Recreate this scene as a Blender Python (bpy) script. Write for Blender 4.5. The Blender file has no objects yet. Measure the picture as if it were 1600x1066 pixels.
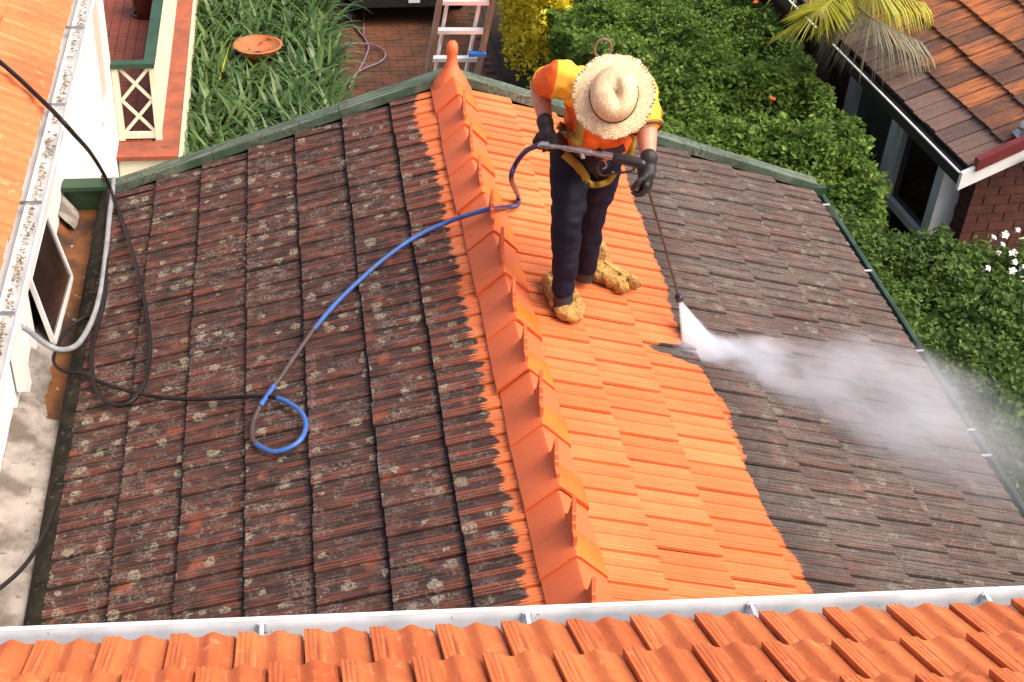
import bpy, bmesh, math, random
import numpy as np
from mathutils import Vector, Matrix, noise as mnoise
from mathutils.bvhtree import BVHTree

# ------------------------------------------------------------------ camera, sky, sun, exposure
scene = bpy.context.scene
random.seed(7); RNG = np.random.default_rng(11)
FPX, PPX, PPY = 2190.4986, 584.99, 823.272          # focal length and principal point in photo pixels
CAM = Vector((-1.1214, -4.0035, 3.9512))
YAW, PIT, ROL = -0.0683107, 0.8589135, 0.0073509
CROT = (Matrix.Rotation(YAW, 3, 'Z') @ Matrix.Rotation(PIT, 3, 'X') @ Matrix.Rotation(ROL, 3, 'Z'))
cd = bpy.data.cameras.new('camera'); cam = bpy.data.objects.new('camera', cd)
scene.collection.objects.link(cam); scene.camera = cam
cam.matrix_world = Matrix.Translation(CAM) @ CROT.to_4x4()
cd.sensor_width = 36; cd.sensor_fit = 'HORIZONTAL'; cd.lens = FPX * 36 / 1600
cd.shift_x = (800 - PPX) / 1600; cd.shift_y = (PPY - 533) / 1600
cd.clip_start = 0.05; cd.clip_end = 2000

SUN_EL, SUN_AZ = math.radians(52), math.radians(118)   # azimuth from +Y clockwise (sun to the right, a little behind)
world = bpy.data.worlds.new('World'); scene.world = world; world.use_nodes = True
wn = world.node_tree.nodes; wl = world.node_tree.links
sky = wn.new('ShaderNodeTexSky'); sky.sky_type = 'NISHITA'; sky.sun_disc = False
sky.sun_elevation = SUN_EL; sky.sun_rotation = SUN_AZ
sky.air_density = 1.0; sky.dust_density = 8.0; sky.ozone_density = 0.6; sky.altitude = 50
wn['Background'].inputs['Strength'].default_value = 0.15
wl.new(sky.outputs[0], wn['Background'].inputs['Color'])
sl = bpy.data.lights.new('sun', 'SUN'); sl.energy = 1.05; sl.angle = math.radians(55); sl.color = (1, 0.93, 0.82)
sun = bpy.data.objects.new('sun', sl); scene.collection.objects.link(sun)
sd = Vector((math.sin(SUN_AZ) * math.cos(SUN_EL), math.cos(SUN_AZ) * math.cos(SUN_EL), math.sin(SUN_EL)))
sun.rotation_euler = sd.to_track_quat('Z', 'Y').to_euler(); sun.location = (6, -3, 12)
scene.view_settings.view_transform = 'Standard'; scene.view_settings.look = 'None'
scene.view_settings.exposure = 0.95; scene.view_settings.gamma = 1
scene.cycles.volume_bounces = 6
scene.cycles.max_bounces = 8

# ------------------------------------------------------------------ helpers
COL = scene.collection
GZ = -3.6                                            # ground level (the ridge of the washed roof is z = 0)
RP = math.radians(18.1377); CP, SP = math.cos(RP), math.sin(RP)
def ray(px, py): return CROT @ Vector(((px - PPX) / FPX, -(py - PPY) / FPX, -1))
def atz(px, py, z): d = ray(px, py); return CAM + d * ((z - CAM.z) / d.z)
def aty(px, py, y): d = ray(px, py); return CAM + d * ((y - CAM.y) / d.y)
def atx(px, py, x): d = ray(px, py); return CAM + d * ((x - CAM.x) / d.x)
def atpl(px, py, n, o): d = ray(px, py); n = Vector(n); return CAM + d * (n.dot(Vector(o) - CAM) / n.dot(d))
def atroof(px, py, h=0.0, side=1):
    n = Vector((side * SP, 0, CP)); return atpl(px, py, n, n * h)
def topx(p):
    q = CROT.transposed() @ (Vector(p) - CAM); return (PPX + FPX * q.x / -q.z, PPY - FPX * q.y / -q.z)

def tag(o, label=None, cat=None, group=None, kind=None):
    if label: o['label'] = label
    if cat: o['category'] = cat
    if group: o['group'] = group
    if kind: o['kind'] = kind
    return o
def thing(name, loc, label, cat, group=None):
    o = bpy.data.objects.new(name, None); COL.objects.link(o); o.location = loc; o.empty_display_size = 0.1
    return tag(o, label, cat, group)
def parent(o, p):
    o.parent = p
    if p.type == 'EMPTY': o.matrix_parent_inverse = Matrix.Translation(-p.location)
    return o
def link(name, me, parent_o=None, mw=None):
    o = bpy.data.objects.new(name, me); COL.objects.link(o)
    if mw is not None: o.matrix_basis = mw
    if parent_o is not None: parent(o, parent_o)
    return o

class MB:
    """collects geometry for one mesh"""
    def __init__(s): s.v = []; s.f = []; s.m = []
    def add(s, V, F, mi=0):
        n = len(s.v); s.v += [tuple(x) for x in V]; s.f += [tuple(i + n for i in q) for q in F]; s.m += [mi] * len(F); return s
    def obox(s, o, a, b, c, mi=0):
        o, a, b, c = map(Vector, (o, a, b, c))
        V = [o, o + a, o + a + b, o + b, o + c, o + a + c, o + a + b + c, o + b + c]
        F = [(0, 3, 2, 1), (4, 5, 6, 7), (0, 1, 5, 4), (1, 2, 6, 5), (2, 3, 7, 6), (3, 0, 4, 7)]
        if a.cross(b).dot(c) < 0: F = [q[::-1] for q in F]
        return s.add(V, F, mi)
    def box(s, p0, p1, mi=0):
        p0, p1 = Vector([min(a, b) for a, b in zip(p0, p1)]), Vector([max(a, b) for a, b in zip(p0, p1)])
        d = p1 - p0; return s.obox(p0, (d.x, 0, 0), (0, d.y, 0), (0, 0, d.z), mi)
    def bar(s, p, q, w, h, up=(0, 0, 1), mi=0):
        """a bar from p to q, w wide, h deep along up"""
        p, q = Vector(p), Vector(q); d = q - p; side = d.cross(Vector(up)).normalized(); u = side.cross(d).normalized()
        return s.obox(p - side * w / 2 - u * h / 2, side * w, d, u * h, mi)
    def prism(s, poly, o, a, b, c, mi=0):
        """polygon poly in the (a, b) basis at o, extruded along c"""
        o, a, b, c = map(Vector, (o, a, b, c)); n = len(poly)
        if a.cross(b).dot(c) < 0: poly = poly[::-1]
        V = [o + a * x + b * y for x, y in poly]; V += [v + c for v in V]
        F = [tuple(range(n))[::-1], tuple(range(n, 2 * n))] + [(i, (i + 1) % n, (i + 1) % n + n, i + n) for i in range(n)]
        return s.add(V, F, mi)
    def sweep(s, prof, o, a, b, c, mi=0, closed=False):
        """open profile swept along c: a sheet"""
        o, a, b, c = map(Vector, (o, a, b, c)); n = len(prof)
        V = [o + a * x + b * y for x, y in prof]; V += [v + c for v in V]
        return s.add(V, [(i, (i + 1) % n, (i + 1) % n + n, i + n) for i in range(n if closed else n - 1)], mi)
    def tube(s, pts, r, n=8, mi=0, cap=True):
        pts = [Vector(p) for p in pts]; R = r if hasattr(r, '__len__') else [r] * len(pts)
        t0 = (pts[1] - pts[0]).normalized(); u = t0.orthogonal().normalized(); V = []
        for i, p in enumerate(pts):
            t = (pts[min(i + 1, len(pts) - 1)] - pts[max(i - 1, 0)])
            t = t.normalized() if t.length > 1e-9 else t0
            u = (u - t * u.dot(t)); u = u.normalized() if u.length > 1e-6 else t.orthogonal().normalized(); w = t.cross(u)
            V += [p + (u * math.cos(k * 2 * math.pi / n) + w * math.sin(k * 2 * math.pi / n)) * R[i] for k in range(n)]
        F = [(i * n + k, i * n + (k + 1) % n, (i + 1) * n + (k + 1) % n, (i + 1) * n + k) for i in range(len(pts) - 1) for k in range(n)]
        if cap: F += [tuple(range(n))[::-1], tuple(range((len(pts) - 1) * n, len(pts) * n))]
        return s.add(V, F, mi)
    def capsule(s, p, q, r1, r2, n=12, mi=0):
        p, q = Vector(p), Vector(q); d = (q - p); d = d.normalized() if d.length > 1e-6 else Vector((0, 0, 1))
        pts, R = [], []
        for k in range(5): a = math.pi / 2 * (1 - k / 4); pts.append(p - d * r1 * math.sin(a)); R.append(max(r1 * math.cos(a), 1e-4))
        for k in range(5): a = math.pi / 2 * k / 4; pts.append(q + d * r2 * math.sin(a)); R.append(max(r2 * math.cos(a), 1e-4))
        return s.tube(pts, R, n, mi)
    def chain(s, pts, R, n=12, mi=0):
        for i in range(len(pts) - 1): s.capsule(pts[i], pts[i + 1], R[i], R[i + 1], n, mi)
        return s
    def ellip(s, c, ax, n=14, mi=0):
        """ellipsoid with the three axis vectors ax"""
        c = Vector(c); A, B, Cc = map(Vector, ax); V, F = [], []; m = n // 2
        if A.cross(B).dot(Cc) < 0: A = -A
        for i in range(1, m):
            t = math.pi * i / m
            for k in range(n): f = 2 * math.pi * k / n; V.append(c + A * (math.sin(t) * math.cos(f)) + B * (math.sin(t) * math.sin(f)) + Cc * math.cos(t))
        V += [c + Cc, c - Cc]; a, b = len(V) - 2, len(V) - 1
        for i in range(m - 2):
            for k in range(n): F.append((i * n + k, (i + 1) * n + k, (i + 1) * n + (k + 1) % n, i * n + (k + 1) % n))
        F += [(a, k, (k + 1) % n) for k in range(n)] + [(b, (m - 2) * n + (k + 1) % n, (m - 2) * n + k) for k in range(n)]
        return s.add(V, F, mi)
    def lathe(s, prof, o, n=24, mi=0):
        o = Vector(o); V = []; k = len(prof)
        for r, z in prof: V += [o + Vector((r * math.cos(2 * math.pi * i / n), r * math.sin(2 * math.pi * i / n), z)) for i in range(n)]
        return s.add(V, [(j * n + i, j * n + (i + 1) % n, (j + 1) * n + (i + 1) % n, (j + 1) * n + i) for j in range(k - 1) for i in range(n)], mi)
    def mesh(s, name, mats, smooth=None):
        me = bpy.data.meshes.new(name); me.from_pydata(s.v, [], s.f)
        for m in (mats if isinstance(mats, (list, tuple)) else [mats]): me.materials.append(m)
        if any(s.m): me.polygons.foreach_set('material_index', s.m)
        if smooth is not None:
            me.polygons.foreach_set('use_smooth', [True] * len(me.polygons))
            if smooth < 180: me.set_sharp_from_angle(angle=math.radians(smooth))
        me.update(); return me
    def build(s, name, mats, par=None, smooth=None): return link(name, s.mesh(name, mats, smooth), par)

def spline(pts, per=8, closed=False):
    P = [Vector(p) for p in pts]; out = []; n = len(P)
    for i in range(n if closed else n - 1):
        p0, p1, p2, p3 = (P[(i - 1) % n], P[i], P[(i + 1) % n], P[(i + 2) % n]) if closed else (P[max(i - 1, 0)], P[i], P[i + 1], P[min(i + 2, n - 1)])
        for k in range(per):
            t = k / per
            out.append(0.5 * ((2 * p1) + (p2 - p0) * t + (2 * p0 - 5 * p1 + 4 * p2 - p3) * t * t + (3 * p1 - p0 - 3 * p2 + p3) * t ** 3))
    if not closed: out.append(P[-1])
    return out

# ------------------------------------------------------------------ materials
class NT:
    def __init__(s, name):
        s.mat = bpy.data.materials.new(name); s.mat.use_nodes = True; s.t = s.mat.node_tree; s.t.nodes.clear()
        s.out = s.t.nodes.new('ShaderNodeOutputMaterial')
    def n(s, typ, ins=None, **props):
        x = s.t.nodes.new('ShaderNode' + typ)
        for k, v in props.items(): setattr(x, k, v)
        for k, v in (ins or {}).items(): s.put(x.inputs[k], v)
        return x
    def put(s, sock, v):
        if isinstance(v, bpy.types.NodeSocket): s.t.links.new(v, sock)
        elif hasattr(v, 'outputs'): s.t.links.new(v.outputs[0], sock)
        elif isinstance(v, tuple) and len(v) == 3 and sock.type == 'RGBA': sock.default_value = (*v, 1)
        else: sock.default_value = v
    def math(s, op, a, b=0.0, c=None, clamp=False):
        x = s.n('Math', operation=op, use_clamp=clamp); s.put(x.inputs[0], a); s.put(x.inputs[1], b)
        if c is not None: s.put(x.inputs[2], c)
        return x.outputs[0]
    def mix(s, f, a, b, mode='MIX'):
        x = s.n('Mix', data_type='RGBA', blend_type=mode); s.put(x.inputs[0], f); s.put(x.inputs[6], a); s.put(x.inputs[7], b); return x.outputs[2]
    def noise(s, vec, scale, detail=3.0, rough=0.55, dist=0.0):
        return s.n('TexNoise', {'Vector': vec, 'Scale': scale, 'Detail': detail, 'Roughness': rough, 'Distortion': dist}).outputs['Fac']
    def ss(s, v, lo, hi, a=0.0, b=1.0):
        return s.n('MapRange', {'Value': v, 'From Min': lo, 'From Max': hi, 'To Min': a, 'To Max': b}, interpolation_type='SMOOTHSTEP').outputs[0]
    def scalev(s, vec, sc): return s.n('VectorMath', {0: vec, 1: sc}, operation='MULTIPLY').outputs[0]
    def pos(s): return s.n('NewGeometry').outputs['Position']
    def obj(s): return s.n('TexCoord').outputs['Object']
    def surf(s, color, rough=0.7, bump=None, dist=0.004, metallic=0.0, spec=0.5, extra=None):
        b = s.n('BsdfPrincipled', {'Base Color': color, 'Roughness': rough, 'Metallic': metallic, 'Specular IOR Level': spec})
        for k, v in (extra or {}).items(): s.put(b.inputs[k], v)
        if bump is not None: s.put(b.inputs['Normal'], s.n('Bump', {'Height': bump, 'Distance': dist, 'Strength': 1.0}))
        s.put(s.out.inputs['Surface'], b); return s.mat

def mat(name, c1, c2=None, scale=6.0, rough=0.7, bscale=None, bdist=0.002, metallic=0.0, spec=0.5, speck=None, obj=False, extra=None):
    t = NT(name); p = t.obj() if obj else t.pos()
    col = c1
    if c2 is not None: col = t.mix(t.ss(t.noise(p, scale, 5), 0.35, 0.68), c1, c2)
    if speck: col = t.mix(t.ss(t.noise(p, speck[1], 3), speck[2], speck[2] + 0.06), col, speck[0])
    bump = t.noise(p, bscale, 4) if bscale else None
    return t.surf(col, rough, bump, bdist, metallic, spec, extra)

def tile_material(name, dirty=True):
    t = NT(name); p = t.pos(); sx = t.n('SeparateXYZ', {0: p}); X, Y = sx.outputs[0], sx.outputs[1]
    rnd = t.n('ObjectInfo').outputs['Random']
    streak = t.noise(t.scalev(p, (5, 110, 5)), 1.0, 3)
    cl = t.mix(t.ss(t.noise(p, 2.3, 4), 0.3, 0.7), (0.62, 0.165, 0.048), (0.70, 0.235, 0.078))
    cl = t.mix(t.math('MULTIPLY', rnd, 0.8), cl, (0.57, 0.128, 0.032))
    cl = t.mix(t.ss(t.noise(p, 1.1, 3), .45, .65, 0, .5), cl, (0.57, 0.112, 0.026))
    if not dirty: cl = t.mix(.75, cl, (0.60, 0.100, 0.028))
    cl = t.mix(t.ss(streak, 0.48, 0.75, 0, 0.14), cl, (0.72, 0.27, 0.10))
    cl = t.mix(t.ss(t.noise(p, 26, 2), 0.735, 0.75, 0, .7), cl, (0.16, 0.06, 0.03))
    if not dirty:
        return t.surf(cl, 0.62, t.noise(p, 120, 3), 0.0012)
    # edge of the washed strip: distance from the ridge line as a function of Y, one ramp per slope
    yn = t.n('MapRange', {'Value': Y, 'From Min': -1.2, 'From Max': 5.4}).outputs[0]
    def ramp(pts):
        r = t.n('ValToRGB', {0: yn}); e = r.color_ramp.elements
        while len(e) < len(pts): e.new(0.5)
        for el, (yy, xx) in zip(e, sorted(pts)): el.position = (yy + 1.2) / 6.6; el.color = (xx / 2,) * 3 + (1,)
        return t.math('MULTIPLY', r.outputs[0], 2.0)
    rr = ramp([(-1.2, 1.16), (.46, 1.153), (.85, 1.113), (1.05, 1.06), (1.26, 1.07), (1.6, 1.11), (1.82, 1.12), (2.0, 1.10), (2.15, 1.04), (2.2, 0.96), (2.22, 0.80), (2.3, 0.77), (2.32, 0.98), (2.42, 1.0), (2.93, 1.04), (3.38, 1.064), (4.2, 1.1), (4.6, 1.13), (5.4, 1.2)])
    rl = ramp([(-1.2, .20), (.15, .195), (.7, .185), (1.2, .19), (1.9, .195), (2.6, .195), (3.45, .19), (4.1, .195), (4.35, .22), (4.74, .265), (5.0, .225), (5.4, .22)])
    right = t.math('GREATER_THAN', X, 0.0)
    bx = t.n('Mix', {0: right, 2: rl, 3: rr}, data_type='FLOAT').outputs[0]
    d = t.math('SUBTRACT', t.math('ABSOLUTE', X), bx)
    d = t.math('ADD', d, t.math('MULTIPLY', t.math('SUBTRACT', t.noise(p, 7, 4), 0.5), 0.10))
    d = t.math('ADD', d, t.math('MULTIPLY', t.math('SUBTRACT', t.noise(t.scalev(p, (4, 17, 4)), 1.0, 4), 0.5), t.n('Mix', {0: right, 2: 0.085, 3: 0.03}, data_type='FLOAT').outputs[0]))
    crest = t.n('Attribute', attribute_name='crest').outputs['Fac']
    d = t.math('SUBTRACT', d, t.math('MULTIPLY', t.math('MAXIMUM', crest, 0.0), t.n('Mix', {0: right, 2: 0.026, 3: 0.003}, data_type='FLOAT').outputs[0]))
    dm = t.ss(d, -0.010, 0.012)
    big = t.noise(p, 1.7, 3); mid = t.noise(p, 9, 4); fine = t.noise(p, 62, 6, 0.68); sp = t.noise(p, 150, 3, .6)
    base = t.mix(t.ss(mid, 0.35, 0.65), (0.017, 0.0082, 0.0070), (0.050, 0.019, 0.0150))
    base = t.mix(t.ss(streak, 0.50, 0.75, 0, 0.8), base, (0.15, 0.040, 0.022))
    base = t.mix(t.ss(t.noise(p, 5.0, 4), 0.60, 0.74, 0, 0.8), base, (0.26, 0.062, 0.026))
    wear = t.math('MULTIPLY', t.math('MAXIMUM', crest, 0.0), t.ss(t.noise(t.scalev(p, (5, 26, 5)), 1.0, 4), .40, .62))
    moss_shade = t.ss(t.math('MULTIPLY', crest, -1.0), .25, .8)
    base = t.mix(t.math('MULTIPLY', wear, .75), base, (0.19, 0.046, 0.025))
    base = t.mix(t.math('MULTIPLY', t.math('MULTIPLY', t.math('MAXIMUM', crest, 0.0), t.ss(d, .42, .06)), t.math('SUBTRACT', .5, t.math('MULTIPLY', right, .3))), base, (0.32, 0.075, 0.028))
    gam = t.math('MULTIPLY', t.ss(t.noise(p, 12, 5, .65), 0.47, 0.58, 0.10, 1.0), t.ss(t.noise(p, 2.2, 3), .36, .58, .35, 1.0))
    lich = t.math('MULTIPLY', t.ss(fine, 0.45, 0.57), gam)
    base = t.mix(t.math('MULTIPLY', lich, 0.72), base, t.mix(t.ss(sp, .35, .65), (0.075, 0.058, 0.048), (0.30, 0.265, 0.225)))
    # bigger rosettes of pale lichen
    wp = t.n('VectorMath', {0: p, 1: t.scalev(t.n('TexNoise', {'Vector': p, 'Scale': 30.0, 'Detail': 3.0}).outputs['Color'], (.028, .028, .028))}, operation='ADD').outputs[0]
    v = t.n('TexVoronoi', {'Vector': wp, 'Scale': 11.0, 'Randomness': 1.0})
    vc = t.n('SeparateColor', {0: v.outputs['Color']})
    rad = t.math('MULTIPLY', t.ss(vc.outputs[0], 0.35, 1.0), 0.42)
    inside = t.ss(t.math('SUBTRACT', rad, v.outputs['Distance']), 0.0, 0.05)
    ring = t.math('MULTIPLY', inside, t.ss(t.noise(p, 90, 4), 0.36, 0.60))
    base = t.mix(t.math('MULTIPLY', ring, 0.85), base, t.mix(vc.outputs[1], (0.33, 0.29, 0.22), (0.24, 0.225, 0.15)))
    # the right-hand slope carries a thinner, greyer film
    grey = t.mix(t.ss(streak, 0.35, 0.7), (0.056, 0.046, 0.042), (0.170, 0.138, 0.122))
    grey = t.mix(t.math('MULTIPLY', t.ss(sp, .45, .7), .55), grey, (0.30, 0.265, 0.225))
    base = t.mix(t.math('MULTIPLY', right, t.ss(big, 0.2, 0.7, 0.75, 0.4)), base, grey)
    cl = t.mix(t.ss(t.noise(t.scalev(p, (2.2, 150, 2.2)), 1.0, 2), .54, .70, 0, .22), cl, (0.42, 0.085, 0.020))
    base = t.mix(t.math('MULTIPLY', moss_shade, .88), base, (0.010, 0.0075, 0.006))  # moss plus painted lap shadow, dark along tile lips and under each course
    base = t.mix(t.math('MULTIPLY', t.ss(d, .30, .0), t.n('Mix', {0: right, 2: .25, 3: .62}, data_type='FLOAT').outputs[0]), base, t.mix(.75, base, (0.016, 0.010, 0.012)))
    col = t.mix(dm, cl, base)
    bump = t.math('ADD', t.math('MULTIPLY', t.math('MULTIPLY', fine, dm), 1.0), t.math('MULTIPLY', t.noise(p, 120, 3), 0.25))
    rgh = t.n('Mix', {0: dm, 2: t.ss(t.noise(p, 2.7, 3), .35, .65, .38, .62), 3: .85}, data_type='FLOAT').outputs[0]
    return t.surf(col, rgh, bump, 0.004)

M = {}
M['collar'] = mat('ridge_collar_lit_side', (0.62, 0.105, 0.010), (0.70, 0.15, 0.014), 5, .4, 120, .001)  # reflected light on the collar's right faces, painted as a deeper orange
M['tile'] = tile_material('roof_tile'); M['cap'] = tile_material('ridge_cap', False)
def new_tile_material():
    t = NT('upper_tile'); p = t.pos(); rnd = t.n('ObjectInfo').outputs['Random']
    c = t.mix(t.ss(t.noise(p, 3.2, 5), .35, .7), (0.47, 0.092, 0.020), (0.58, 0.145, 0.036))
    c = t.mix(t.math('MULTIPLY', rnd, .8), c, (0.60, 0.165, 0.045))
    c = t.mix(t.ss(t.noise(p, 1.6, 3), .5, .7, 0, .6), c, (0.40, 0.075, 0.017))
    c = t.mix(t.ss(t.noise(p, 16, 5, .7), .56, .74, 0, .55), c, (0.72, 0.36, 0.15))
    c = t.mix(t.ss(t.noise(p, 40, 4), .60, .68, 0, .6), c, (0.28, 0.068, 0.022))
    c = t.mix(t.ss(t.noise(p, 95, 4), .62, .68, 0, .6), c, (0.20, 0.09, 0.045))
    lo_ = t.obj()
    c = t.mix(t.ss(t.noise(t.scalev(lo_, (70, 5, 5)), 1, 4), .52, .70, 0, .45), c, (0.70, 0.30, 0.115))
    c = t.mix(t.ss(t.noise(t.n('VectorMath', {0: t.scalev(lo_, (55, 3.5, 3)), 1: p}, operation='ADD').outputs[0], 1, 5), .56, .70, 0, .55), c, (0.24, 0.055, 0.018))
    return t.surf(c, 0.6, t.noise(p, 140, 4), .0016)
M['uptile'] = new_tile_material()
def old_tile_material():
    t = NT('neighbour_tile'); p = t.obj(); wp = t.pos(); rnd = t.n('ObjectInfo').outputs['Random']
    c = t.mix(t.ss(t.math('ADD', t.math('MULTIPLY', rnd, .45), t.noise(wp, 2.4, 4)), .55, .95), (0.10, 0.046, 0.030), (0.42, 0.135, 0.040))
    c = t.mix(t.ss(t.noise(t.scalev(wp, (4, 40, 4)), 1, 4), .42, .66, 0, .75), c, (0.070, 0.040, 0.032))
    c = t.mix(t.ss(t.noise(wp, 3, 4), .48, .68, 0, .7), c, (0.10, 0.06, 0.047))
    c = t.mix(t.ss(t.noise(wp, 55, 5), .58, .68, 0, .6), c, (0.22, 0.16, 0.12))
    return t.surf(c, .85, t.noise(wp, 70, 4), .003)
M['oldtile'] = old_tile_material()
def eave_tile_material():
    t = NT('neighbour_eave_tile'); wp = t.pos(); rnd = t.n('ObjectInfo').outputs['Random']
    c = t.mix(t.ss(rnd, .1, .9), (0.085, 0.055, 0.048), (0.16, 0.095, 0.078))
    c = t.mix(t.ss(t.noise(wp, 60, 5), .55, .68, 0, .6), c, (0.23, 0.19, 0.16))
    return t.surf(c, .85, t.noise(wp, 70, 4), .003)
M['eavetile'] = eave_tile_material()
M['deck'] = mat('roof_underlay', (0.03, 0.02, 0.016), (0.05, 0.03, 0.025), 8, .9)
M['white'] = mat('white_paint', (0.80, 0.79, 0.78), (0.72, 0.71, 0.70), 4, .45, 60, .0006)
M['gutterwhite'] = mat('white_gutter_metal', (0.50, 0.51, 0.54), (0.36, 0.37, 0.40), 5, .4, speck=((0.10, 0.09, 0.08), 38, .68))
M['wallwhite'] = mat('white_render', (0.82, 0.80, 0.775), (0.77, 0.74, 0.70), 1.2, .7, 90, .001)
M['pink'] = mat('pale_pink_blind', (0.70, 0.50, 0.42), (0.66, 0.44, 0.36), 5, .7)
M['cream'] = mat('cream_paint', (0.78, 0.74, 0.56), (0.70, 0.65, 0.48), 3, .6, 60, .001, speck=((0.35, 0.27, 0.17), 30, .70))
M['green'] = mat('dark_green_paint', (0.018, 0.050, 0.022), (0.030, 0.070, 0.034), 4, .45)
def barge_material():
    t = NT('weathered_green_paint'); p = t.pos()
    c = t.mix(t.ss(t.noise(p, 6, 5), .35, .65), (0.028, 0.062, 0.032), (0.070, 0.115, 0.075))
    c = t.mix(t.ss(t.noise(t.scalev(p, (3, 60, 3)), 1, 4), .42, .66, 0, .85), c, (0.17, 0.19, 0.145))
    c = t.mix(t.math('MULTIPLY', t.ss(t.noise(p, 40, 5, .7), .46, .60, 0, .9), t.ss(t.noise(p, 1.6, 2), .38, .55)), c, (0.050, 0.047, 0.036))
    return t.surf(c, .75, t.noise(p, 60, 4), .003)
M['barge'] = barge_material()
M['gutter_dark'] = mat('dark_green_gutter', (0.020, 0.040, 0.032), (0.045, 0.075, 0.06), 6, .4)
M['mould'] = mat('mouldy_metal', (0.008, 0.0075, 0.005), (0.024, 0.020, 0.012), 9, .85, 30, .012, spec=.15, speck=((0.055, 0.045, 0.028), 34, .60))
M['rust'] = mat('rusty_metal', (0.045, 0.022, 0.014), (0.24, 0.085, 0.016), 4, .75, 40, .003, speck=((0.42, 0.36, 0.30), 18, .66))
M['mortar'] = mat('pale_mortar', (0.34, 0.305, 0.275), (0.12, 0.095, 0.078), 4.5, .9, 30, .012, speck=((0.15, 0.11, 0.085), 19, .63))
M['glass'] = mat('dark_glass', (0.022, 0.012, 0.010), (0.035, 0.02, 0.017), 3, .08)
M['brick'] = mat('red_brick', (0.065, 0.020, 0.014), (0.11, 0.032, 0.022), 9, .85, 50, .003, obj=False)
def far_brick():
    t = NT('far_brickwork'); s = t.n('SeparateXYZ', {0: t.pos()}); v = t.n('CombineXYZ', {0: s.outputs[0], 1: s.outputs[2], 2: 0.0})
    b = t.n('TexBrick', {'Vector': v, 'Color1': (0.075, 0.023, 0.016), 'Color2': (0.10, 0.03, 0.02), 'Mortar': (0.075, 0.055, 0.047), 'Scale': 1.0, 'Mortar Size': .006, 'Brick Width': .24, 'Row Height': .086})
    return t.surf(b.outputs[0], .9)
M['brickfar'] = far_brick()
M['brickmortar'] = mat('brick_mortar', (0.085, 0.06, 0.05), (0.06, 0.045, 0.038), 8, .9)
M['paver'] = mat('brick_paver', (0.13, 0.045, 0.018), (0.065, 0.026, 0.013), 3.0, .8, 40, .002)
M['paverjoint'] = mat('sand_joint', (0.07, 0.035, 0.02), (0.05, 0.03, 0.018), 6, .95)
M['soil'] = mat('garden_soil', (0.035, 0.025, 0.015), (0.06, 0.04, 0.022), 3, .95, 20, .02)
M['grass'] = mat('lawn_ground', (0.045, 0.075, 0.022), (0.07, 0.095, 0.03), 2, .95, 30, .02)
M['terra'] = mat('terracotta', (0.46, 0.135, 0.050), (0.36, 0.095, 0.034), 7, .75, 60, .001)
M['vtile'] = mat('veranda_tile', (0.26, 0.060, 0.028), (0.20, 0.045, 0.022), 6, .7)
M['coping'] = mat('terracotta_coping', (0.30, 0.075, 0.034), (0.19, 0.050, 0.026), 5, .75, speck=((0.07, 0.04, 0.03), 12, .64))
M['potred'] = mat('glazed_dark_red_pot', (0.13, 0.026, 0.016), (0.09, 0.018, 0.012), 8, .3)
M['alu'] = mat('aluminium', (0.80, 0.80, 0.80), (0.70, 0.70, 0.70), 6, .35, metallic=0.3)
M['stile'] = mat('brown_ladder_stile', (0.15, 0.095, 0.070), (0.20, 0.14, 0.11), 7, .6)
M['blueplastic'] = mat('blue_plastic', (0.03, 0.16, 0.50), (0.025, 0.12, 0.42), 6, .4)
M['bluehose'] = mat('blue_hose', (0.035, 0.13, 0.42), (0.030, 0.090, 0.32), 14, .45, speck=((0.09, 0.08, 0.085), 36, .58))
M['hosedirty'] = mat('dirty_hose', (0.055, 0.035, 0.035), (0.09, 0.055, 0.050), 10, .5)
M['blackhose'] = mat('black_rubber_hose', (0.009, 0.006, 0.0065), (0.016, 0.011, 0.011), 10, .5, spec=.25)
M['navyhose'] = mat('navy_rubber_hose', (0.035, 0.030, 0.10), (0.05, 0.04, 0.13), 12, .35)
M['greyhose'] = mat('grey_hose', (0.27, 0.28, 0.30), (0.20, 0.21, 0.22), 10, .45)
M['mauvehose'] = mat('mauve_grey_hose', (0.17, 0.12, 0.16), (0.24, 0.18, 0.22), 10, .45)
M['carpaint'] = mat('silver_car_paint', (0.50, 0.51, 0.52), None, 1, .25, metallic=.6)
M['black'] = mat('black_plastic', (0.015, 0.014, 0.015), (0.022, 0.02, 0.02), 20, .45)
M['tyre'] = mat('tyre_rubber', (0.016, 0.016, 0.017), None, 1, .85)
M['plate'] = mat('white_plate', (0.80, 0.80, 0.78), None, 1, .4)
M['redlamp'] = mat('red_lamp_glass', (0.30, 0.01, 0.01), None, 1, .2)
M['redpaint'] = mat('dark_red_paint', (0.17, 0.022, 0.022), (0.12, 0.018, 0.018), 6, .5)
M['greywood'] = mat('grey_white_timber', (0.72, 0.73, 0.73), (0.62, 0.63, 0.63), 5, .6, 40, .001)
M['trunk'] = mat('bark', (0.085, 0.062, 0.045), (0.05, 0.036, 0.027), 14, .9, 30, .01)
M['steel'] = mat('worn_steel', (0.55, 0.54, 0.52), (0.35, 0.34, 0.33), 20, .3, metallic=.85)

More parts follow.
